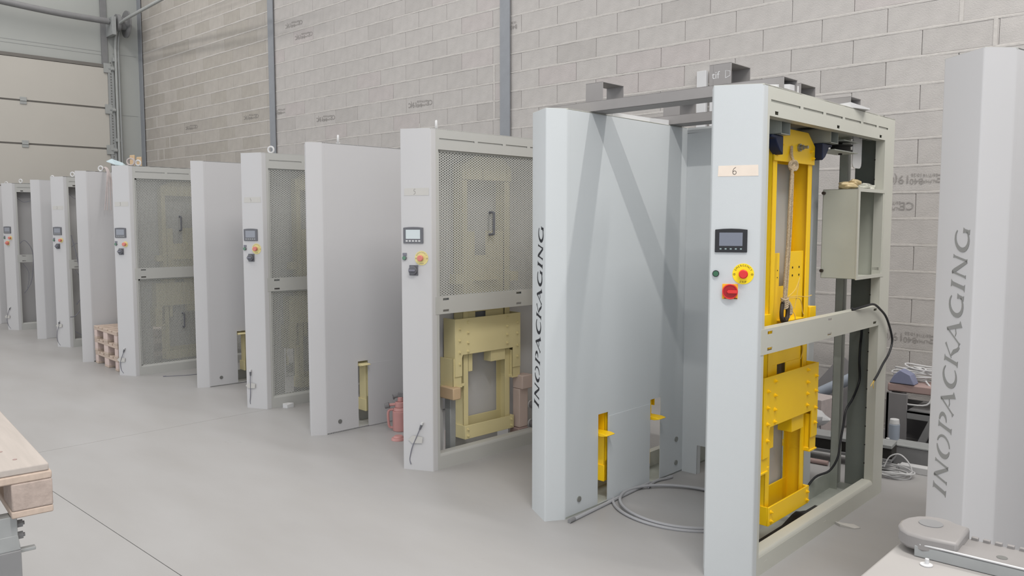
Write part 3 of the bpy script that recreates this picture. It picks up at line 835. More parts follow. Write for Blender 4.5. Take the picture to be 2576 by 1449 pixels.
def machine(num, label, x, y, rz, gap, vivid=False, doors=(), yellow=True, lettering=None, slots=True, dz=0.0, **kw):
    root = thing('pallet_dispenser', label, 'machine', (x, y, 0), R(rz), 'white pallet dispensing machines in a row')
    v = 'v' if vivid else 'f'
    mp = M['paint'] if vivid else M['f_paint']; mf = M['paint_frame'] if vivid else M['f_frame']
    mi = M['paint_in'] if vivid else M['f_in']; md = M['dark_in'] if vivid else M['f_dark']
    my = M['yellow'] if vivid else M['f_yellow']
    for side in (1, -1):
        sn = 'r' if side > 0 else 'l'

        def put(name, key, build, m, bevel=0, parent=root, smooth=True):
            o = obj(name, mesh_of((name, v, sn) + key, build, m, smooth), parent, bevel)
            if parent is root: o.location.x = side * gap / 2
            return o
        put('front_cover', (), lambda: front_cover(side), mp)
        put('inner_panel', (slots,), lambda: inner_panel(side, slots), mp, smooth=False)
        if slots:
            ap = put('access_panel', (), lambda: MB().box(side * -0.0035, side * -0.0005, 0.481, 0.904, 0.004, 0.505), mp, 0.001)
            put('panel_bolt', (), lambda: MB().cyl((side * -0.006, 0.215, 0.085), (0, 0.215, 0.085), 0.016, 18).cyl((side * -0.006, 1.205, 0.225), (0, 1.205, 0.225), 0.016, 18).cyl((side * -0.006, 1.205, 0.072), (0, 1.205, 0.072), 0.016, 18), M['steel'] if vivid else M['f_slot'])
        kind = 'open' if not doors else 'mesh'
        put('side_frame', (kind,), lambda: side_frame(side, kind), mf)
        beam = lambda: MB().plate(lambda u, v_, w_: (side * (A_OUT - 0.001 + w_), u, v_), 0.128, 1.60, 1.018, 1.132, 0.003,
                                  [(a, a + 0.05, zz, zz + 0.014) for a in (0.19, 0.86, 1.50) for zz in (1.032, 1.106)]).box(side * (A_OUT - 0.05), side * (A_OUT + 0.001), 0.16, 1.59, 1.128, 1.131).box(side * (A_OUT - 0.05), side * (A_OUT + 0.001), 0.16, 1.59, 1.018, 1.021)
        put('cross_beam', (), beam, mf)
        put('top_plate', (), lambda: MB().prism(ring_poly(side), HT - 0.004, HT + 0.0015, lambda a, b, w_: (a, b, w_)), mf)
        put('base_plate', (), lambda: MB().prism(ring_poly(side), 0.001, 0.010, lambda a, b, w_: (a * 0.99, b * 0.995 + 0.004, w_)), M['galv'] if vivid else M['f_in'])
        put('rear_wall', (), lambda: MB().box(side * 0.03, side * (A_OUT - 0.004), Y_END - 0.004, Y_END, 0.0, HT), md)
        put('rear_post', (), lambda: MB().box(0.0, side * 0.003, 1.575, Y_END, 0.0, HT).box(0, side * 0.045, 1.575, 1.578, 0, HT), M['galv'] if vivid else mi)
        put('inner_header', (), lambda: MB().box(0.0, side * 0.003, Y_BACK, 1.575, 2.06, HT), M['galv'] if vivid else mi)
        put('inner_sill', (), lambda: MB().box(0.0, side * 0.003, Y_BACK, 1.575, 0.0, 0.112), M['galv'] if vivid else mi)
        put('post_holes', (), lambda: (lambda mb: [mb.cyl((side * (A_OUT - 0.052), 1.5895, 0.2 + 0.11 * i), (side * (A_OUT - 0.052), 1.5885, 0.2 + 0.11 * i), 0.004, 8) for i in range(17) if not 1.28 < 0.2 + 0.11 * i < 1.8] and mb)(MB()), M['ink'] if vivid else M['f_ink'])['kind'] = 'stuff'
        if yellow:
            lf = put('lift_frame', (), lambda: lift_frame(side), my, 0.0015)
            ca = put('carriage', (dz,), lambda: carriage(side, dz), my, 0.0015)
            for q_ in (0, 1):
                fk = put('fork', (q_,), lambda: fork(side, q_), my, 0.002, ca); fk.location.z = dz
            bm_ = bolt_mesh(my)
            if side == 1 or vivid:
                for (yy, zz) in [(0.415, .56), (0.415, .64), (0.415, .72), (0.415, .80), (0.49, .64), (0.49, .70), (0.49, .77), (0.49, .84), (0.865, .66), (0.865, .72), (0.865, .78), (0.865, .845), (0.968, .55), (0.968, .63), (0.968, .72), (0.968, .80)]:
                    b_ = obj('bolt', bm_, ca); b_.location = (side * 0.152, yy, zz + dz)
                    if side < 0: b_.rotation_euler = (0, 0, math.pi)
                for (yy, zz) in [(0.495, .185), (0.495, .14), (0.915, .185), (0.915, .14), (0.50, 1.93), (0.50, 1.975), (0.54, 1.975), (0.90, 1.93), (0.88, 1.965)]:
                    b_ = obj('bolt', bm_, lf); b_.location = (side * (0.143 if zz < 1 else 0.126), yy, zz)
                    if side < 0: b_.rotation_euler = (0, 0, math.pi)
        if doors and (side == 1):
            for dn, (za, zb) in (('upper', (1.095, 2.075)), ('lower', (0.085, 1.025))):
                if dn not in doors: continue
                z1 = zb + 0.005
                key = ('perforated_door', v, sn, dn)
                if key not in MC: MC[key] = plain_mesh(perforated(0.165, 1.585, za + 0.005, zb, side), 'perforated_door', M['f_mesh'] if not vivid else M['paint_frame'])
                o = obj('perforated_door', MC[key], root); o.location.x = side * gap / 2
                zc = (za + zb) / 2 + (0.015 if dn == 'upper' else -0.005)
                hd = MB().tube([(side * (A_OUT - .018), 0.62, zc + 0.075), (side * (A_OUT + .022), 0.62, zc + 0.072), (side * (A_OUT + .026), 0.62, zc + 0.055), (side * (A_OUT + .026), 0.62, zc - 0.055), (side * (A_OUT + .022), 0.62, zc - 0.072), (side * (A_OUT - .018), 0.62, zc - 0.075)], 0.0085, 8)
                mk('door_handle', hd, M['f_black'], o)
    # panel closing the back of the pallet bay and roof behind it
    g2 = gap / 2
    bp = MB().plate(lambda u, v_, w_: (u, Y_BACK + w_, v_), -g2, g2, 0.0, HT, 0.003, [(-g2 + 0.11, g2 - 0.11, -0.01, 0.19)])
    bp.box(-g2 + 0.107, -g2 + 0.11, Y_BACK, Y_BACK + 0.04, 0, 0.19)
    mk('back_panel', bp, mp, root, smooth=False)
    mk('roof_plate', MB().box(-g2, g2, Y_BACK, Y_END, HT - 0.035, HT - 0.031).box(-g2, g2, Y_END - 0.003, Y_END, HT - 0.12, HT - 0.031), mi, root)
    if lettering: letters(root, -1, gap, lettering)
    if num: controls(root, gap, vivid, num, **kw)
    return root


# the seven machines, nearest (highest number) last
ZF = 'pale pallet dispenser'
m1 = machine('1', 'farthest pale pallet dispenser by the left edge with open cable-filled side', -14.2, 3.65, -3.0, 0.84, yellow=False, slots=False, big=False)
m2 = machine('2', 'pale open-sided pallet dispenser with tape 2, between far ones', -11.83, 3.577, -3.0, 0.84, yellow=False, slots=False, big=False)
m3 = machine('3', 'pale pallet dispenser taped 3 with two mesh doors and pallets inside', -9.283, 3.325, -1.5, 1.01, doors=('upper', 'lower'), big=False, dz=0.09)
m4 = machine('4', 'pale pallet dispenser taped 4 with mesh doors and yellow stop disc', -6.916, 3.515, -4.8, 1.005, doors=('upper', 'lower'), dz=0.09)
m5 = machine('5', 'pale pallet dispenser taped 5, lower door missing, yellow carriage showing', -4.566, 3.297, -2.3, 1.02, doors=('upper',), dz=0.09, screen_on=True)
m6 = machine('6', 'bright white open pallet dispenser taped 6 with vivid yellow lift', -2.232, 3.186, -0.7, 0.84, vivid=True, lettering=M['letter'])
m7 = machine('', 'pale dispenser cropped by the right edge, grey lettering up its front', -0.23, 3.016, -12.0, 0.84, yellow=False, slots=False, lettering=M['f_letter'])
for r_, g_, n_ in ((m5, 1.02, '5'), (m4, 1.005, '4'), (m3, 1.01, '3'), (m2, .84, '2'), (m1, .84, '1')): taped_cable(r_, g_, n_)
for r_, g_, cols in ((m5, 1.02, (2.42, 2.55)), (m4, 1.005, (0.6, None)), (m3, 1.01, (0.75, 0.7)), (m2, .84, (0.7, 0.5)), (m1, .84, (0.6, 0.6))):
    eyebolt(r_, g_ / 2 + 0.12, 0.25, M['f_white'], cols[0])
    if cols[1] is not None: eyebolt(r_, -g_ / 2 - 0.06, 0.28, M['f_white'], cols[1])
# faded machines: open interiors of one and two
for r_, g_ in ((m1, .84), (m2, .84)):
    x0 = g_ / 2
    mk('wiring', MB().tube([(x0 + .2, .17, 1.98), (x0 + .2, .25, 1.92), (x0 + .2, .36, 1.95), (x0 + .2, .46, 2.05)], 0.004, 6), M['f_cable'], r_)
    mk('wiring', MB().tube([(x0 + .235, .17, 1.30), (x0 + .26, .24, 1.34), (x0 + .27, .33, 1.15), (x0 + .26, .30, 0.75), (x0 + .235, .20, 0.55)], 0.0045, 6)
       .tube([(x0 + .235, .2, 1.0), (x0 + .24, .27, 0.85), (x0 + .24, .24, 0.6)], 0.0035, 6), M['f_cable'], r_)
mk('wiring', MB().tube([(.655, .17, 1.45), (.68, .24, 1.05), (.69, .27, .6), (.70, .18, .42), (.72, 0.10, .40)], 0.005, 6), M['f_cable'], m2)
mk('wiring', MB().tube([(.655, .17, .20), (.655, .3, .12), (.655, .45, .115)], 0.005, 6), M['f_cable'], m2)

# ------------------------------------------------------------------ fittings of machine six
g6 = 0.42
X6 = lambda a: g6 + a            # arm offset -> machine x, right arm
el = mk('control_enclosure', MB()
        .box(X6(.052), X6(.243), 1.222, 1.225, 1.300, 1.785).box(X6(.052), X6(.243), 1.625, 1.628, 1.300, 1.785)
        .box(X6(.052), X6(.243), 1.222, 1.628, 1.782, 1.785).box(X6(.052), X6(.243), 1.222, 1.628, 1.300, 1.303)
        .box(X6(.052), X6(.055), 1.222, 1.628, 1.300, 1.785), M['paint_in'], m6)
mk('enclosure_rim', MB().plate(lambda u, v, w: (X6(.241) + w, u, v), 1.218, 1.632, 1.296, 1.789, 0.006, [(1.242, 1.606, 1.315, 1.770)]), M['paint_frame'], el)
mk('enclosure_fitting', MB().cyl((X6(.06), 1.56, 1.70), (X6(.075), 1.56, 1.70), 0.012).cyl((X6(.06), 1.56, 1.39), (X6(.075), 1.56, 1.39), 0.012).cyl((X6(.2), 1.33, 1.30), (X6(.2), 1.33, 1.325), 0.008)
   .cyl((X6(.06), 1.221, 1.765), (X6(.06), 1.205, 1.765), 0.009).cyl((X6(.06), 1.221, 1.34), (X6(.06), 1.205, 1.34), 0.009), M['darksteel'], el)
mk('hinge_block', MB().box(X6(.195), X6(.238), 1.590, 1.622, 1.722, 1.742), M['galv'], el, 0.002)
mk('hinge_block', MB().box(X6(.195), X6(.238), 1.590, 1.622, 1.332, 1.352), M['galv'], el, 0.002)
mk('red_wire', MB().tube([(X6(.08), 1.25, 1.50), (X6(.09), 1.29, 1.46), (X6(.085), 1.30, 1.41), (X6(.07), 1.27, 1.385), (X6(.07), 1.24, 1.42)], 0.003, 6), M['redwire'], el)
# roof tubes, hollow, running across the arm
for y0 in (0.398, 0.970):
    y1 = y0 + 0.097; z0, z1, t = 2.012, 2.088, 0.004
    mk('roof_tube', MB().box(X6(.0), X6(.187), y0, y1, z0, z0 + t).box(X6(0), X6(.187), y0, y1, z1 - t, z1).box(X6(0), X6(.187), y0, y0 + t, z0, z1).box(X6(0), X6(.187), y1 - t, y1, z0, z1), M['galv'], m6)
for y0, sg in ((0.480, -1), (0.935, 1)):
    P = [(0, 0), (sg * 0.12, 0), (sg * .12, -.014), (sg * 0.08, -.016), (sg * .07, -.034), (sg * 0.035, -.070), (0, -.088)]
    mk('bearing_bracket', MB().prism(P, 0, 0.05, lambda u, v, w: (X6(.112 + w), y0 + u, 2.010 + v)), M['blue'], m6, 0.004)
mk('shaft_nut', MB().cyl((X6(.122), 0.735, 1.975), (X6(.135), 0.735, 1.975), 0.019, 18).cyl((X6(.135), .735, 1.975), (X6(.150), .735, 1.975), 0.013, 6).cyl((X6(.150), .735, 1.975), (X6(.172), .735, 1.975), 0.0075, 12), M['steel'], m6)
mk('inner_ceiling', MB().box(X6(.0), X6(.242), .12, 1.73, 2.10, 2.104), M['paint_in'], m6)
mk('pulley_mount', MB().box(X6(.07), X6(.19), 1.02, 1.34, 1.978, 1.984), M['galv'], m6, 0.001)
mk('pulley_plate', MB().box(X6(.06), X6(.19), 1.14, 1.36, 2.036, 2.041), M['galv'], m6, 0.001)
tb_ = [(1.345, 2.09), (1.345, 1.935)] + [(1.375 - .03 * math.cos(R(q)), 1.935 - .03 * math.sin(R(q))) for q in (30, 60, 90)] + [(1.445 + .03 * math.sin(R(q)), 1.935 - .03 * math.cos(R(q))) for q in (0, 30, 60, 90)] + [(1.475, 2.09)]
mk('pulley_guard', MB().prism(tb_, 0, 0.005, lambda u, v, w: (X6(.155) + w, u, v)), M['foam'], m6)
mk('pulley_wheel', MB().cyl((X6(.13), 1.245, 1.986), (X6(.13), 1.245, 1.993), 0.062, 30).cyl((X6(.13), 1.245, 1.993), (X6(.13), 1.245, 2.015), 0.050, 30).cyl((X6(.13), 1.245, 2.015), (X6(.13), 1.245, 2.022), 0.062, 30).cyl((X6(.13), 1.245, 1.97), (X6(.13), 1.245, 2.045), 0.010, 14), M['rubber'], m6)
mb = MB()
for i, yy in enumerate((1.44, 1.50, 1.56, 1.60)): mb.cyl((X6(.16), yy, 2.07), (X6(.16), yy, 2.10), 0.011, 8)
mk('roof_bolt', mb, M['steel'], m6)
# dark reading of plate screws on the yellow fork plate
mb = MB()
for yy in (0.745, 0.822):
    for zz in (1.378, 1.338): mb.cyl((X6(.104), yy, zz), (X6(.1055), yy, zz), 0.0055, 10)
for zz in (1.37, 1.335): mb.cyl((X6(.104), .575, zz), (X6(.1055), .575, zz), 0.003, 8)
mk('screw_hole', mb, M['ink'], m6)
# things hanging or lying in machine six: own things
O6 = (m6.location.x, m6.location.y, 0); Z6 = R(-0.7)
rp = thing('hoisting_rope', 'beige braided rope with knot hanging down the yellow lift', 'rope', O6, Z6)
mk('rope_strand', MB().tube([(.549, .640, 1.975), (.556, .628, 1.93), (.577, .606, 1.888), (.577, .590, 1.834), (.577, .576, 1.681), (.577, .566, 1.489), (.577, .550, 1.335), (.577, .546, 1.248), (.577, .538, 1.20)], 0.0080, 8)
   .tube([(.580, .600, 1.84), (.583, .588, 1.6), (.583, .568, 1.35), (.583, .552, 1.22)], 0.0045, 6), M['rope'], rp)
mb = MB()
for k in range(7):
    a = k * 0.9; mb.tube([(.577 + .012 * math.cos(t + a), .604 + .022 * math.cos(t) * math.cos(a), 1.878 + .022 * math.sin(t)) for t in [i * math.pi / 5 for i in range(10)]], 0.0055, 6, closed=True)
mk('knot', mb, M['rope'], rp)
D = -0.062
mb = MB()
for k in range(5): mb.tube([(.580 + .014 * math.sin(t), .606 + D + .02 * math.cos(t), 1.235 - .010 * k + .004 * math.sin(2 * t)) for t in [i * math.pi / 5 for i in range(10)]], 0.005, 6, closed=True)
mb.tube([(.585, .625 + D, 1.225), (.592, .645 + D, 1.20), (.590, .650 + D, 1.165), (.588, .640 + D, 1.14)], [0.008] * 6 + [.011] * 6 + [.004] * 8, 8)
mk('rope_whipping', mb, M['rope'], rp)
for P in ([(.59, .62, 1.245), (.60, .68, 1.28), (.60, .725, 1.335)], [(.59, .62, 1.245), (.60, .70, 1.245), (.60, .80, 1.235), (.60, .87, 1.238)],
          [(.59, .62, 1.24), (.605, .70, 1.235), (.60, .75, 1.21), (.60, .765, 1.165), (.60, .785, 1.145)], [(.60, .715, 1.315), (.60, .70, 1.26), (.60, .672, 1.185)],
          [(.59, .66, 1.18), (.60, .68, 1.15), (.60, .685, 1.10), (.60, .68, 1.08)], [(.595, .775, 1.008), (.60, .782, .98), (.60, .778, .95), (.60, .76, .925)]):
    mk('loose_twine', MB().tube([(p[0], p[1] + D, p[2]) for p in P], 0.0022, 5), M['twine'], rp)
sk = thing('rope_shackle', 'dark steel shackle hanging on the rope in yellow lift', 'shackle', O6, Z6)
mk('shackle_body', MB().tube([(.582, .578 + D, 1.215), (.582, .570 + D, 1.17), (.582, .580 + D, 1.135), (.582, .605 + D, 1.125), (.582, .628 + D, 1.135), (.582, .638 + D, 1.17), (.582, .632 + D, 1.215)], 0.0105, 8).tube([(.582, .578 + D, 1.215), (.582, .605 + D, 1.228), (.582, .632 + D, 1.215)], 0.008, 8), M['darksteel'], sk)
mk('shackle_pin', MB().cyl((.582, .59 + D, 1.134), (.582, .62 + D, 1.134), 0.014, 6), M['darksteel'], sk)
pb = thing('parts_bag', 'crinkled plastic bag and tan packet on top of grey enclosure', 'bag', O6, Z6)
rnd2 = random.Random(11)


def blob(mb, c, r, seed, n=10, mth=7, jit=0.25):
    rn = random.Random(seed); k = len(mb.v); vs = []; fs = []
    for i in range(mth + 1):
        th = math.pi * i / mth
        for j in range(n):
            ph = 2 * math.pi * j / n; q = 1 + (rn.uniform(-jit, jit) if 0 < i < mth else 0)
            vs.append((c[0] + r[0] * math.sin(th) * math.cos(ph) * q, c[1] + r[1] * math.sin(th) * math.sin(ph) * q, c[2] + r[2] * math.cos(th) * q))
    for i in range(mth):
        for j in range(n): fs.append((i * n + j, i * n + (j + 1) % n, (i + 1) * n + (j + 1) % n, (i + 1) * n + j))
    return mb.add(vs, fs)


mk('clear_bag', blob(MB(), (.575, 1.52, 1.803), (.05, .13, .022), 5, 16, 9, 0.3), M['plasticbag'], pb, smooth=False)
mk('tan_packet', blob(blob(MB(), (.56, 1.35, 1.806), (.05, .09, .024), 9, 12, 7, 0.2), (.585, 1.38, 1.826), (.03, .05, .018), 4, 12, 7, 0.2), M['tanbag'], pb, smooth=False)
cb = MB().tube([(.66, 1.20, 1.136), (.685, 1.317, 1.150), (.69, 1.429, 1.152), (.69, 1.528, 1.119), (.69, 1.649, 1.054), (.69, 1.753, .926), (.69, 1.713, .848), (.69, 1.61, .791), (.69, 1.535, .743), (.688, 1.486, .715)], 0.0065, 8)
cbr = thing('power_cable', 'black cable looped over the cross beam of machine 6', 'cable', O6, Z6)
mk('cable_sheath', cb, M['black'], cbr)
mk('bare_wire', MB().tube([(.688, 1.486, .715), (.69, 1.47, .695), (.69, 1.475, .672)], 0.0022, 5).tube([(.688, 1.486, .715), (.69, 1.455, .705), (.69, 1.43, .690)], 0.0022, 5), M['twine'], cbr)
mk('cable_sheath', MB().tube([(.64, 1.25, 1.14), (.53, 1.70, 1.0), (.532, 1.69, .869), (.532, 1.685, .773), (.532, 1.70, .685), (.532, 1.68, .639), (.532, 1.60, .569), (.532, 1.502, .516), (.532, 1.467, .428), (.532, 1.432, .341), (.532, 1.397, .254), (.50, 1.365, .18), (.44, 1.307, .14), (.415, 1.2, .06)], 0.0065, 8), M['black'], cbr)
mt = thing('rubber_mat', 'black rubber mat lying folded on the base of machine 6', 'mat', O6, Z6)
P = [(0.16, .012), (0.5, .012), (0.78, .013), (0.90, .040), (0.95, .044), (1.0, .030), (1.08, .014), (1.2, .012)]
mb = MB()
for (ya, za), (yb, zb) in zip(P[:-1], P[1:]):
    mb.add([(.49, ya, za), (.600, ya, za), (.600, yb, zb), (.49, yb, zb), (.49, ya, za + .006), (.600, ya, za + .006), (.600, yb, zb + .006), (.49, yb, zb + .006)], [(0, 3, 2, 1), (4, 5, 6, 7), (0, 1, 5, 4), (2, 3, 7, 6), (0, 4, 7, 3), (1, 2, 6, 5)])
mk('mat_sheet', mb, M['rubber'], mt, smooth=False)
# left arm of six: mesh behind the slots
mk('perforated_door', MB(), M['f_mesh'], m6) if False else None
key = ('perforated_door', 'v', 'l', 'lower')
MC[key] = plain_mesh(perforated(0.80, 1.585, 0.44, 1.02, -1), 'perforated_door', M['galv'])
o = obj('perforated_door', MC[key], m6); o.location.x = -g6

# steel beams and tube offcuts resting across machine six
def loc6(name, label, cat, x, y, z, group=None):
    c, s_ = math.cos(Z6), math.sin(Z6)
    return thing(name, label, cat, (O6[0] + x * c - y * s_, O6[1] + x * s_ + y * c, z), Z6, group)


for k, (y0, lb) in enumerate(((0.30, 'long dark grey steel tube laid across the front of machine 6'), (1.08, 'long dark grey steel tube laid across the rear of machine 6'))):
    b = loc6('steel_beam', lb, 'beam', 0, y0, HT + 0.0035, 'tubes laid over machine six')
    t = 0.004
    mk('tube_wall', MB().box(-0.745, 0.66, 0, 0.14, 0, t).box(-.745, .66, 0, .14, .055 - t, .055).box(-.745, .66, 0, t, 0, .055).box(-.745, .66, .14 - t, .14, 0, .055), M['f_beam'], b, 0.0015)
    for j, x0 in enumerate((-0.53, 0.235)):
        q = loc6('tube_offcut', ('short square tube on the left end of the front beam', 'short square tube with chalk letters on the front beam above 6',
                                 'short square tube on the left end of the rear beam', 'short square tube at right on the rear beam of machine 6')[k * 2 + j], 'tube', x0, y0 + 0.09, HT + 0.0625, 'square tube offcuts on the beams')
        L_ = 0.118; D_ = 0.195; h = 0.112
        ring = MB()
        if k * 2 + j in (0, 2): ring.box(0, L_, 0, t, 0, h).box(0, L_, D_ - t, D_, 0, h).box(0, L_, 0, D_, 0, t).box(0, L_, 0, D_, h - t, h)
        else: ring.box(0, L_, 0, t, 0, h).box(0, L_, D_ - t, D_, 0, h).box(0, L_, 0, D_, 0, t).box(0, L_, 0, D_, h - t, h).box(0.02, .024, 0, D_, 0, h)
        mk('tube_wall', ring, M['f_beam'], q, 0.0015)
        mk('spacer', MB().box(0.045, 0.085, 0.02, 0.05, -0.0045, 0), M['f_white'], q)
        if (k, j) == (0, 1):
            t_ = text_mb('tif', 0.05, 0, lambda u, v, w: (0.035 + u, -0.0006, 0.058 + v))
            mk('chalk_marking', t_, M['f_white'], q, smooth=False)
            mk('chalk_marking', MB().ribbon(lambda u, v, w: (u, -0.0004 - w, v), [(0.088, .04), (0.088, .076), (.112, .07), (.112, .05), (.088, .04)], [.003] * 5, .0004), M['f_white'], q, smooth=False)
for lb, pts, z0 in (('white foam sheet crumpled under the front beam end above 6', [(.44, .24), (.60, .20), (.66, .36), (.64, .50), (.52, .47), (.45, .44)], 0),
                    ('white foam sheet trapped under the rear beam left end', [(-.66, .70), (-.50, .60), (-.42, .86), (-.43, 1.10), (-.52, 1.14)], 0),
                    ('white foam scrap poking out under the rear beam right end', [(.52, 1.02), (.66, 1.08), (.70, 1.24), (.64, 1.30), (.53, 1.2)], 0)):
    q = loc6('foam_sheet', lb, 'foam sheet', 0, 0, HT + 0.002, 'foam packing on machine six')
    rn = random.Random(len(lb)); n = len(pts)
    cx = sum(p[0] for p in pts) / n; cy = sum(p[1] for p in pts) / n
    mb = MB(); top = [(p[0], p[1], 0.006 + rn.uniform(0.0, 0.035)) for p in pts] + [(cx, cy, 0.03)]
    bot = [(p[0], p[1], 0.0) for p in pts] + [(cx, cy, 0.0)]
    mb.add(top + bot, [(i, (i + 1) % n, n) for i in range(n)] + [(n + 1 + (i + 1) % n, n + 1 + i, 2 * n + 1) for i in range(n)] + [(i, n + 1 + i, n + 1 + (i + 1) % n, (i + 1) % n) for i in range(n)])
    mk('foam_fold', mb, M['foam'], q, smooth=False)

# ================================================================== PALLETS
def pallet(name, label, loc, rz, m1_, mblk, group=None, flip=1):
    p = thing(name, label, 'pallet', loc, rz, group)
    W_, D_ = 0.80, 1.20
    xs_ = (0.0, 0.3275, 0.70); wx = (0.10, 0.145, 0.10)
    for a, b in zip(xs_, wx):
        mk('bottom_board', MB().box(a, a + b, 0, D_, 0, 0.022), m1_, p, 0.003)
        for y0 in (0.0, 0.5275, 1.055): mk('block', MB().box(a, a + b, y0 + 0.002, y0 + 0.143, 0.022, 0.100), mblk, p, 0.003)
    for y0 in (0.0, 0.5275, 1.055): mk('stringer_board', MB().box(0, W_, y0, y0 + 0.145, 0.100, 0.122), m1_, p, 0.003)
    for x0, wd in ((0, .145), (.185, .10), (.3275, .145), (.515, .10), (.655, .145)):
        mk('deck_board', MB().box(x0, x0 + wd, 0, D_, 0.122, 0.144), m1_, p, 0.003)
    return p


for k, lb in enumerate(('bottom pine pallet of the stack inside machine 3', 'middle pine pallet of the stack inside machine 3', 'top pine pallet of the stack inside machine 3')):
    pallet('wooden_pallet', lb, (-9.718 + 0.004 * k, 3.434 - 0.004 * k, 0.001 + 0.1445 * k), R(-4), M['f_wood'], M['f_pinkwood'], 'pine pallets stacked in machine three')

# bench at the bottom left: planked pallet on a steel trestle
TB = thing('pallet_table', 'pale pine pallet used as bench top, cropped at bottom left', 'pallet', (-2.55, 0.76, 0.0), R(173.3))
# local x runs away along -X world, local y towards the camera side
mk('deck_sheet', MB().box(0, 1.6, 0, 0.9, 0.880, 0.902), M['f_wood2'], TB, 0.004)
mk('stringer_board', MB().box(-0.006, 0.14, -0.006, 0.9, 0.857, 0.880), M['f_wood'], TB, 0.004)
mk('stringer_board', MB().box(1.40, 1.55, 0, 0.9, 0.857, 0.880), M['f_wood'], TB, 0.004)
for y0 in (0.0, 0.40, 0.79):
    mk('block', MB().box(-0.008, 0.135, y0 - 0.006, y0 + 0.098, 0.778, 0.857), M['f_chip'], TB, 0.004)
    mk('bottom_board', MB().box(-0.008, 1.5, y0 - 0.006, y0 + 0.10, 0.757, 0.778), M['f_wood'], TB, 0.004)
for (a, b) in ((0.03, .10), (.05, .22), (.30, .18), (.42, .3)):
    mk('nail_head', MB().cyl((b, a + .04, .902), (b, a + .04, .9035), .006, 8), M['f_box_r'], TB)
TR = thing('steel_trestle', 'grey steel trestle leg with bolts and chain below the pallet bench', 'trestle', (-2.55, 0.76, 0.0), R(173.3))
lx, ly = 0.045, 0.107
mk('leg', MB().box(lx - .03, lx + .03, ly - .03, ly + .03, 0.0, 0.655), M['f_steel_d'], TR, 0.003)
mk('leg_sleeve', MB().box(lx - .025, lx + .025, ly - .024, ly + .024, 0.640, 0.756), M['f_steel'], TR, 0.002)
mk('gusset', MB().prism([(ly - .03, 0.655), (ly + .04, 0.655), (ly + .028, 0.70), (ly - .024, 0.70)], lx - .026, lx + .026, lambda u, v, w: (w, u, v)), M['f_steel'], TR, 0.002)
mk('top_rail', MB().box(lx - .02, lx + .02, ly + .03, 0.9, 0.715, 0.756), M['f_steel'], TR, 0.002)
mk('locking_pin', MB().box(lx - .011, lx + .011, ly - .07, ly + .5, 0.640, 0.650), M['f_steel'], TR, 0.002)
for z in (0.725, 0.690): mk('bolt', MB().cyl((lx, ly - .045, z), (lx, ly + .085, z), .006, 8).cyl((lx, ly - .04, z), (lx, ly - .026, z), .012, 6).cyl((lx, ly + .026, z), (lx, ly + .045, z), .013, 6), M['f_steel_d'], TR)
mb = MB(); cp = catmull([Vector((lx, ly + .085, .63)), Vector((lx, ly + .075, .58)), Vector((lx, ly + .055, .535)), Vector((lx, ly + .045, .57)), Vector((lx, ly + .042, .625))], 4)
for i in range(0, len(cp) - 1):
    a, b = cp[i], cp[i + 1]; d = b - a; c = (a + b) / 2; l = d.length * .62; n = Vector((1, 0, 0)) if i % 2 else d.cross(Vector((1, 0, 0))).normalized()
    d.normalize(); mb.tube([c + d * l * math.cos(t) + n * .005 * math.sin(t) for t in [q * math.pi / 4 for q in range(8)]], .0013, 5, closed=True, smooth=False)
o = mk('safety_chain', mb, M['f_steel_d'], TR)
mk('foot_beam', MB().box(lx - .03, lx + .03, -.1, 0.9, 0.0, 0.05), M['f_steel_d'], TR, 0.003)
for yy in (0.85,): mk('leg', MB().box(lx - .03, lx + .03, yy - .03, yy + .03, 0.05, 0.756), M['f_steel_d'], TR, 0.003)
mk('leg', MB().box(1.45, 1.51, ly - .03, ly + .03, 0.0, 0.756), M['f_steel_d'], TR, 0.003)
mk('leg', MB().box(1.45, 1.51, .82, .88, 0.0, 0.756), M['f_steel_d'], TR, 0.003)

# ================================================================== JACK, BLOCKS, CABLES, FLOOR THINGS
JK = thing('bottle_jack', 'red bottle jack with black lever socket left of machine 5', 'jack', (-4.775, 3.89, 0), R(48))
mk('jack_body', MB().cyl((0, 0, 0.0), (0, 0, 0.155), 0.062, 28).cyl((0, 0, .155), (0, 0, .18), .058, 28, .05).cyl((0, 0, .18), (0, 0, .225), .042, 24).cyl((0, 0, .225), (0, 0, .262), .022, 20), M['f_jack'], JK, 0.004)
mk('jack_handle', MB().tube([(-.055, 0, .165), (-.085, 0, .16), (-.096, 0, .135), (-.094, 0, .07), (-.085, 0, .028), (-.055, 0, .022)], 0.010, 8), M['f_jack'], JK)
mk('release_knob', MB().cyl((-.085, 0, .20), (-.122, 0, .19), .024, 10, .02), M['f_box_d'], JK, 0.003)
mk('knob_stem', MB().cyl((-.04, 0, .205), (-.088, 0, .199), .011, 10), M['f_jack'], JK)
mk('lever_socket', MB().cyl((-.055, 0, .262), (.06, 0, .300), .015, 14).cyl((-.060, 0, .260), (-.052, 0, .263), .021, 14).box(-.02, .06, -.016, .016, .262, .295), M['f_box_d'], JK, 0.002)
FT = thing('jack_saddle', 'round red cast foot lying on floor left of machine 5', 'jack part', (-4.57, 3.70, 0), 0)
mk('foot_disc', MB().cyl((0, 0, 0), (0, 0, .018), .055, 24, .048).cyl((0, 0, .018), (0, 0, .032), .04, 20, .03), M['f_jack'], FT, 0.002)
BK = []


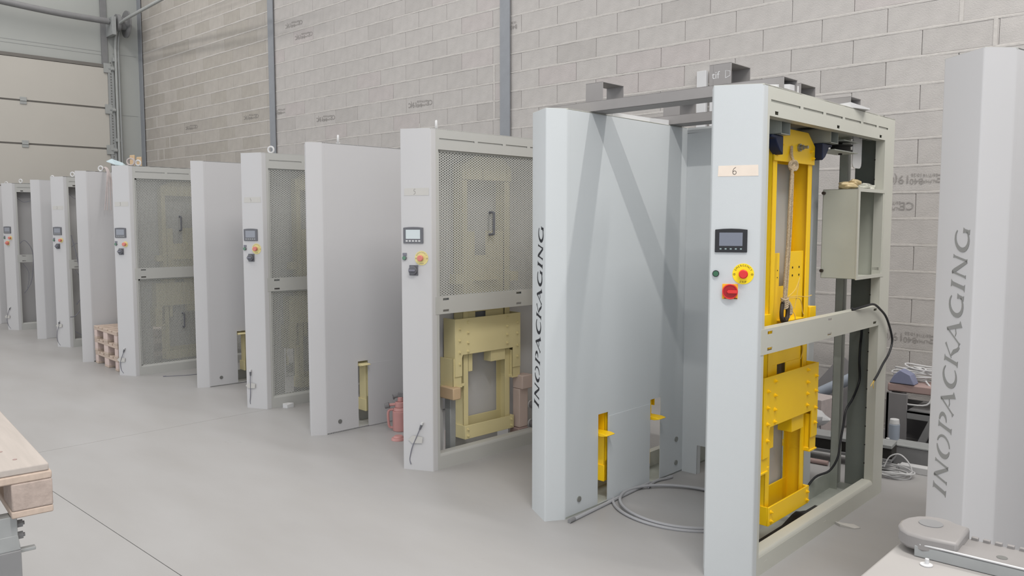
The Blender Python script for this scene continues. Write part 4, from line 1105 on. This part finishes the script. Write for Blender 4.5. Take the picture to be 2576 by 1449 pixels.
def block(label, x, y, z, sx_, sy_, sz_, rz=0, m=None, name='wood_block'):
    o = mk(name, MB().box(-sx_ / 2, sx_ / 2, -sy_ / 2, sy_ / 2, 0, sz_), m or M['f_pinkwood'], None, 0.006)
    o.location = (x, y, z); o.rotation_euler = (0, 0, R(rz)); tag(o, label, 'block', 'wood blocks propping machine five'); return o


block('pinkish wood block on floor in the left corner of machine 5', -4.12, 3.84, 0.0, 0.09, 0.11, 0.125, -25)
block('thick wood block lying under the left yellow fork of machine 5', -3.925, 3.63, 0.42, 0.14, 0.07, 0.08, -2.3, M['f_tan'])
block('upright timber prop under the left fork block of machine 5', -3.96, 3.66, 0.012, 0.06, 0.05, 0.407, -2.3, M['f_steel'], 'timber_prop')
block('square wood block on the upright timber at right in machine 5', -3.87, 4.30, 0.40, 0.10, 0.11, 0.10, -2.3)
block('upright pinkish timber below the right block in machine 5', -3.88, 4.285, 0.115, 0.07, 0.09, 0.284, -2.3, M['f_pinkwood'], 'timber_prop')
block('low brownish timber at foot of upright in machine 5', -3.88, 4.27, 0.011, 0.09, 0.10, 0.103, -2.3, M['f_box_r'], 'timber_prop')
HC = thing('hand_wheel_clamp', 'two grey star-grip valves on rod in machine 5', 'clamp', (-3.83, 4.36, 0.0), 0)
mk('rod', MB().cyl((0, 0, 0.011), (0, 0, .30), .006, 8), M['f_steel'], HC)
mk('star_grip', MB().cyl((-.01, 0, .27), (.03, 0, .27), .028, 8).cyl((-.01, 0, .13), (.03, 0, .13), .028, 8).cyl((-.02, 0, .06), (.03, 0, .06), .03, 8), M['f_box_d'], HC, 0.004)
mk('washer', MB().cyl((-.018, 0, .27), (-.010, 0, .27), .03, 14).cyl((-.018, 0, .13), (-.010, 0, .13), .03, 14), M['f_white'], HC)

# hose coil and rod on the floor before machine six
cx, cy = -2.29, 3.875
mb = MB()
for k, (ra, rb, dx) in enumerate(((.40, .345, 0), (.375, .325, .02))):
    mb.tube([(cx + dx + ra * math.cos(R(a)) * .98, cy + rb * math.sin(R(a)), .0085 + .003 * math.sin(R(a * 2) + k) + (0.012 if k else 0)) for a in range(0, 360, 15)], .0085, 8, closed=True)
hs = thing('hose_coil', 'thin grey hose lying in a wide coil before machine 6', 'hose', (0, 0, 0), 0)
mk('hose_loop', mb, M['f_hose'], hs)
mk('hose_end', MB().tube([(-2.60, 4.02, .011), (-2.63, 4.15, .010), (-2.61, 4.25, .009)], .0085, 8).cyl((-2.61, 4.25, .009), (-2.605, 4.30, .009), .011, 10), M['f_hose'], hs)
rd = thing('flexible_rod', 'thin grey rod on the floor along left arm of machine 6', 'rod', (0, 0, 0), 0)
mk('rod_body', MB().tube([(-2.602, 3.30, .010), (-2.618, 3.6, .010), (-2.632, 3.9, .010), (-2.64, 4.1, .011)], .010, 8), M['f_hose'], rd)
mk('rod_cap', MB().cyl((-2.600, 3.262, .0115), (-2.603, 3.31, .0115), .0115, 10), M['f_steel_d'], rd)


def scrap(label, x, y, pts, hz=0.012, m=None):
    q = thing('paper_scrap', label, 'paper', (x, y, 0)); n = len(pts); rn = random.Random(int(abs(x) * 100))
    top = [(p[0], p[1], 0.002 + rn.uniform(0, hz)) for p in pts] + [(0, 0, hz)]; bot = [(p[0], p[1], 0.0005) for p in pts] + [(0, 0, .0005)]
    mb = MB().add(top + bot, [(i, (i + 1) % n, n) for i in range(n)] + [(n + 1 + (i + 1) % n, n + 1 + i, 2 * n + 1) for i in range(n)] + [(i, n + 1 + i, n + 1 + (i + 1) % n, (i + 1) % n) for i in range(n)])
    mk('paper_fold', mb, m or M['f_tape'], q, smooth=False); return q


scrap('torn strip of tape on the floor right of machine 6', -1.50, 4.235, [(-.06, -.01), (-.02, -.035), (.05, -.02), (.07, .01), (.03, .03), (-.03, .02)])
scrap('white crumpled wrapper on the floor at the foot of machine 4', -6.11, 3.72, [(-.04, -.02), (0, -.05), (.04, -.03), (.045, .03), (0, .04), (-.04, .03)], 0.04, M['f_white'])
fr = mk('thin_rod', MB().tube([(-8.28, 3.60, .004), (-8.18, 3.78, .004), (-8.12, 3.98, .004)], .003, 6).cyl((-8.29, 3.585, .005), (-8.275, 3.61, .005), .006, 8), M['f_cable'])
tag(fr, 'thin dark rod on the floor at the foot of machine 3', 'rod')

# on and behind the far machines
def loc3(x, y): c, s_ = math.cos(R(-1.5)), math.sin(R(-1.5)); return (-9.283 + x * c - y * s_, 3.325 + x * s_ + y * c)
px, py = loc3(0.655, 0.17)
q = thing('paper_roll', 'grey tape roll on top of machine 3', 'roll', (px, py, HT + .0015), R(-40))
mb = MB()
mb.tube([(0.0, .035 * math.cos(R(a)), .042 + .035 * math.sin(R(a))) for a in range(0, 360, 20)], .007, 8, closed=True)
mb.tube([(0.025, .035 * math.cos(R(a)), .042 + .035 * math.sin(R(a))) for a in range(0, 360, 20)], .007, 8, closed=True)
mk('roll_ring', mb, M['f_pink'], q)
px, py = loc3(0.56, 0.06)
q = thing('pale_blue_sheet', 'crumpled pale blue sheet beside the roll on machine 3', 'sheet', (px, py, HT + .002), R(30))
mk('sheet_fold', MB().add([(-.11, -.02, .05), (-.06, .0, .075), (-.02, .0, .02), (.08, -.01, .03), (.09, .03, .004), (-.02, .04, .0), (-.11, -.02, .044), (-.06, .0, .068), (-.02, 0, .012), (.08, -.01, .0), (.09, .03, 0), (-.02, .04, -.0)],
                          [(0, 1, 2), (2, 1, 3), (2, 3, 4, 5), (0, 2, 5), (6, 8, 7), (8, 9, 7), (8, 11, 10, 9), (6, 11, 8), (3, 9, 10, 4), (4, 10, 11, 5), (0, 5, 11, 6), (0, 6, 7, 1), (1, 7, 9, 3)]), M['f_cyan'], q, smooth=False)
px, py = loc3(-0.52, 0.30)
q = thing('cable_bundle', 'mauve brown cable bundle hanging from ring left of machine 3', 'cable', (px, py, 0), R(-1.5))
mb = MB()
for k in range(9):
    a = k * .7; r_ = .012
    mb.tube([(-.03 + r_ * math.cos(a), -.0, 2.225 + r_ * .4 * math.sin(a)), (.05, .01 * math.sin(a), 2.24 + .005 * math.cos(a)), (.125 + .006 * math.cos(a), .012 * math.sin(a), 2.19), (.15 + .012 * math.cos(a), .03 * math.sin(a), 2.05), (.14 + .03 * math.cos(a), .06 * math.sin(a), 1.75)], .006, 6)
mk('cable_strand', mb, M['f_pink'], q)
q = thing('plank_stand', 'two upright tan boards behind machine 3 near corner column', 'boards', (-13.72, 5.6, 0), R(20))
mk('upright_board', MB().box(-.12, -.015, -.01, .015, 0, 2.735), M['f_tan'], q, 0.01)
mk('upright_board', MB().box(.03, .135, -.01, .015, 0, 2.70), M['f_tan'], q, 0.01)
mk('cross_board', MB().box(-.12, .135, .015, .035, 2.0, 2.45), M['f_wood'], q, 0.004)

# ================================================================== CLUTTER ALONG THE WALL AT RIGHT
def single(name, label, cat, mb, m, bevel=0.004, loc=(0, 0, 0), rz=0, group=None):
    o = mk(name, mb, m, None, bevel); o.location = loc; o.rotation_euler = (0, 0, R(rz)); return tag(o, label, cat, group)


cab = thing('workshop_cart', 'dark low cart full of parts against the block wall', 'cart', (-1.86, 5.95, 0))
mk('side_panel', MB().box(0, .14, 0, .02, 0, .40).box(0, .02, 0, .40, 0, .40), M['f_box_d'], cab, 0.003)
mk('cart_shelf', MB().box(.14, .85, 0.0, .40, .27, .29).box(.14, .85, 0, .015, .23, .29), M['f_steel_d'], cab, 0.003)
mk('cart_back', MB().box(.02, .85, .39, .40, 0, .29), M['f_box_d'], cab)
mk('cart_leg', MB().box(.80, .85, 0, .05, 0, .27), M['f_box_d'], cab)
single('red_brown_case', 'flat red-brown case lying on the dark cart', 'case', MB().box(0, .34, 0, .22, 0, .06), M['f_box_r'], 0.01, (-1.87, 6.0, .40), 3)
single('blue_wedge', 'faceted blue plastic cap on the red-brown case', 'cap', MB().prism([(0, 0), (.17, 0), (.14, .07), (.07, .10), (.03, .06)], 0, .10, lambda u, v, w: (u, w, v)), M['f_bluep'], 0.006, (-1.86, 6.0, .461))
cc = thing('cable_heap', 'loops of grey cable heaped behind the blue cap', 'cable', (-1.70, 6.22, .46))
mb = MB(); rn = random.Random(4)
for k in range(9):
    r_ = rn.uniform(.09, .16); cxx = rn.uniform(-.1, .06); z_ = .008 + .012 * k
    mb.tube([(cxx + r_ * math.cos(R(a)), r_ * .6 * math.sin(R(a)), z_ + .010 * math.sin(R(a) * 2 + k)) for a in range(0, 360, 24)], .006, 6, closed=True)
mb.tube([(.05, -.1, .02), (.12, -.2, -.03), (.10, -.24, -.12), (-.05, -.26, -.13)], .006, 6)
mk('cable_loop', mb, M['f_white'], cc)
single('pink_sack', 'crumpled pinkish sack on the cart shelf', 'sack', blob(MB(), (0, 0, .07), (.14, .10, .075), 21, 14, 9, .12), M['f_pink'], 0, (-1.38, 6.08, .29))
single('leaning_plank', 'grey plank leaning diagonally against the cart', 'plank', MB().prism([(0, 0), (.05, 0), (.24, .46), (.19, .46)], 0, .03, lambda u, v, w: (u, w, v)), M['f_steel_d'], 0.003, (-1.66, 5.86, .0))
cn = thing('spray_can', 'pale blue cylinder standing under the cart shelf', 'canister', (-1.77, 5.86, 0))
mk('can_body', MB().cyl((0, 0, 0), (0, 0, .20), .036, 20), M['f_sky'], cn, 0.003); mk('can_cap', MB().cyl((0, 0, .20), (0, 0, .235), .034, 20, .03), M['f_white'], cn, 0.003)
mc = thing('metal_housing', 'long dark grey metal housing lying on floor by wall', 'housing', (-1.68, 5.56, 0), R(4))
mk('housing_body', MB().box(0, .62, 0, .16, 0, .125), M['f_steel_d'], mc, 0.004)
mk('housing_rim', MB().box(-.004, .624, -.004, .164, .125, .135), M['f_steel'], mc, 0.002)
mk('housing_foot', MB().box(-.16, -.01, .02, .14, 0, .03).box(-.10, -.03, .03, .10, .03, .05), M['f_box_d'], mc, 0.003)
vf = thing('valve_fitting', 'silver pipe fittings cross beside the dark housing', 'fitting', (-1.745, 5.60, .052))
mb = MB()
for dx in (-.03, .015): mb.cyl((dx, 0, .0), (dx, 0, .105), .008, 8); [mb.cyl((dx, 0, z), (dx, 0, z + .016), .013, 6) for z in (.0, .025, .07, .09)]
mb.box(-.055, .04, -.012, .012, .046, .066); mb.cyl((-.085, 0, .056), (-.05, 0, .056), .008, 8)
mk('fitting_body', mb, M['f_white'], vf)
single('white_profile', 'white metal profile on floor before the dark housing', 'profile', MB().box(0, .50, 0, .07, 0, .045).box(-.02, .0, .01, .06, .0, .035), M['f_white'], 0.004, (-1.60, 5.42, 0), 4)
cw = thing('white_cable_coil', 'white cable coiled on the floor by the white profile', 'cable', (-1.60, 5.30, 0))
mb = MB()
for k in range(5):
    r_ = .085 + .007 * k; mb.tube([(.02 * math.cos(k * 2) + r_ * math.cos(R(a)), .015 * math.sin(k * 3) + r_ * .9 * math.sin(R(a)), .007 + .009 * k + .004 * math.sin(R(2 * a) + k)) for a in range(0, 360, 24)], .0045, 6, closed=True)
mb.tube([(-.06, .02, .04), (-.03, .03, .11), (.03, .03, .135), (.09, .02, .09), (.11, .0, .03), (.05, -.05, .045)], .0045, 6)
mk('cable_loop', mb, M['f_white'], cw)
# seen through the open frame of machine six
rl = thing('conveyor_section', 'black conveyor rail on floor beyond machine 6', 'conveyor', (-2.62, 5.25, 0), R(6))
mk('belt', MB().box(0, 1.0, 0, .14, .085, .155), M['rubber'], rl, 0.004)
mk('rail', MB().box(0, 1.0, -.012, .15, .155, .178), M['f_steel'], rl, 0.003)
mk('rail', MB().box(0, 1.0, -.012, .15, .065, .085), M['f_steel_d'], rl, 0.003)
mk('rail_foot', MB().box(.05, .12, 0, .14, 0, .065).box(.85, .92, 0, .14, 0, .065), M['f_steel_d'], rl, 0.003)
single('copper_pipe', 'copper coloured pipe lying before the black conveyor rail', 'pipe', MB().cyl((-2.7, 5.16, .018), (-1.98, 5.22, .018), .016, 14), M['f_box_r'], 0)
bx = thing('white_sack', 'white sacks heaped behind the black conveyor rail', 'sack', (-2.45, 5.62, 0))
mk('sack_body', blob(blob(MB(), (0, 0, .10), (.26, .12, .11), 3, 14, 8, .08), (.12, .03, .20), (.18, .11, .07), 6, 14, 8, .1), M['f_white'], bx)
single('grey_carton', 'pale flattened carton behind the white sacks', 'carton', MB().box(0, .42, 0, .22, 0, .31), M['f_pink'], 0.004, (-2.66, 5.82, 0), -8)
single('blue_tube', 'blue tube leaning diagonally over the carton', 'tube', MB().cyl((-2.78, 6.12, .06), (-2.06, 6.20, .50), .042, 18), M['f_sky'], 0)
single('dark_sheet', 'dark square sheet leaning tilted against the block wall', 'sheet', MB().box(-.20, .20, 0, .012, 0, .40, Matrix.Rotation(R(-14), 4, 'X') @ Matrix.Translation((0, 0, .115)) @ Matrix.Rotation(R(35), 4, 'Y')), M['f_box_d'], 0.002, (-2.42, 6.28, .016))
single('blue_crate', 'low pale blue crate on the floor behind machine 6', 'crate', MB().box(0, .5, 0, .3, 0, .22), M['f_sky'], 0.006, (-3.35, 5.75, 0), 0)

# ================================================================== BENCH AT BOTTOM RIGHT
bt = thing('work_bench', 'pale plastic covered bench cropped at the bottom right', 'bench', (-0.535, 1.835, 0), R(-1))
M['bench'] = mat('scuffed_bench_film', (158, 155, 153), 0.6, 0, 0.05, 3, spec=0.3)
M['slide'] = mat('oiled_grey_casting', (134, 131, 130), 0.4, 0, 0.06, 8, spec=0.4)
mk('bench_top', MB().box(0, 1.3, -1.0, 0, .872, .900), M['bench'], bt, 0.006)
for a, b in ((.06, -.06), (1.24, -.06), (.06, -.94), (1.24, -.94)): mk('leg', MB().box(a - .03, a + .03, b - .03, b + .03, 0, .872), M['f_steel_d'], bt, 0.003)
ml = thing('machined_slide', 'grey machined slide with bolt holes on the bench', 'machine part', (-0.535, 1.835, .9005), R(2))
prof = []
P = [(0.012, -.040), (0.0, -.015), (-.002, .012), (.004, .040), (.018, .064), (.038, .080), (.062, .086), (.082, .082), (.098, .070), (.125, .062), (.125, -.055), (.06, -.062), (.03, -.056)]
mk('slide_body', MB().prism(P, 0.012, .046, lambda u, v, w: (u, v, w)).box(.12, .9, -.058, -.005, .012, .030), M['slide'], ml, 0.006)
mk('slide_rack', MB().box(.12, .9, -.005, .055, .004, .024), M['slide'], ml, 0.004)
mb = MB()
for i in range(34): mb.box(.13 + i * .022, .143 + i * .022, .048, .058, .018, .030)
o = mk('rack_tooth', mb, M['slide'], ml, 0.001); o['kind'] = 'stuff'
mk('slide_edge', MB().box(.055, .9, -.0615, -.057, .026, .0295), M['f_white'], ml, 0.001)
mk('slide_foot', MB().box(.045, .9, -.0605, -.050, .0, .024), M['f_steel'], ml, 0.002)
mk('boss', MB().cyl((.055, .03, .046), (.055, .03, .0475), .024, 24), M['f_steel_d'], ml)
for i in range(8): mk('bolt_hole', MB().cyl((.20 + i * .085, -.031, .030), (.20 + i * .085, -.031, .0308), .010, 18), M['f_slot'], ml)
single('screw_washer', 'tiny pale washer on the bench beside the machined slide', 'washer', MB().cyl((0, 0, 0), (0, 0, .002), .012, 18).cyl((0, .004, .002), (0, .004, .012), .004, 8), M['f_white'], 0, (-0.455, 1.745, .9005))
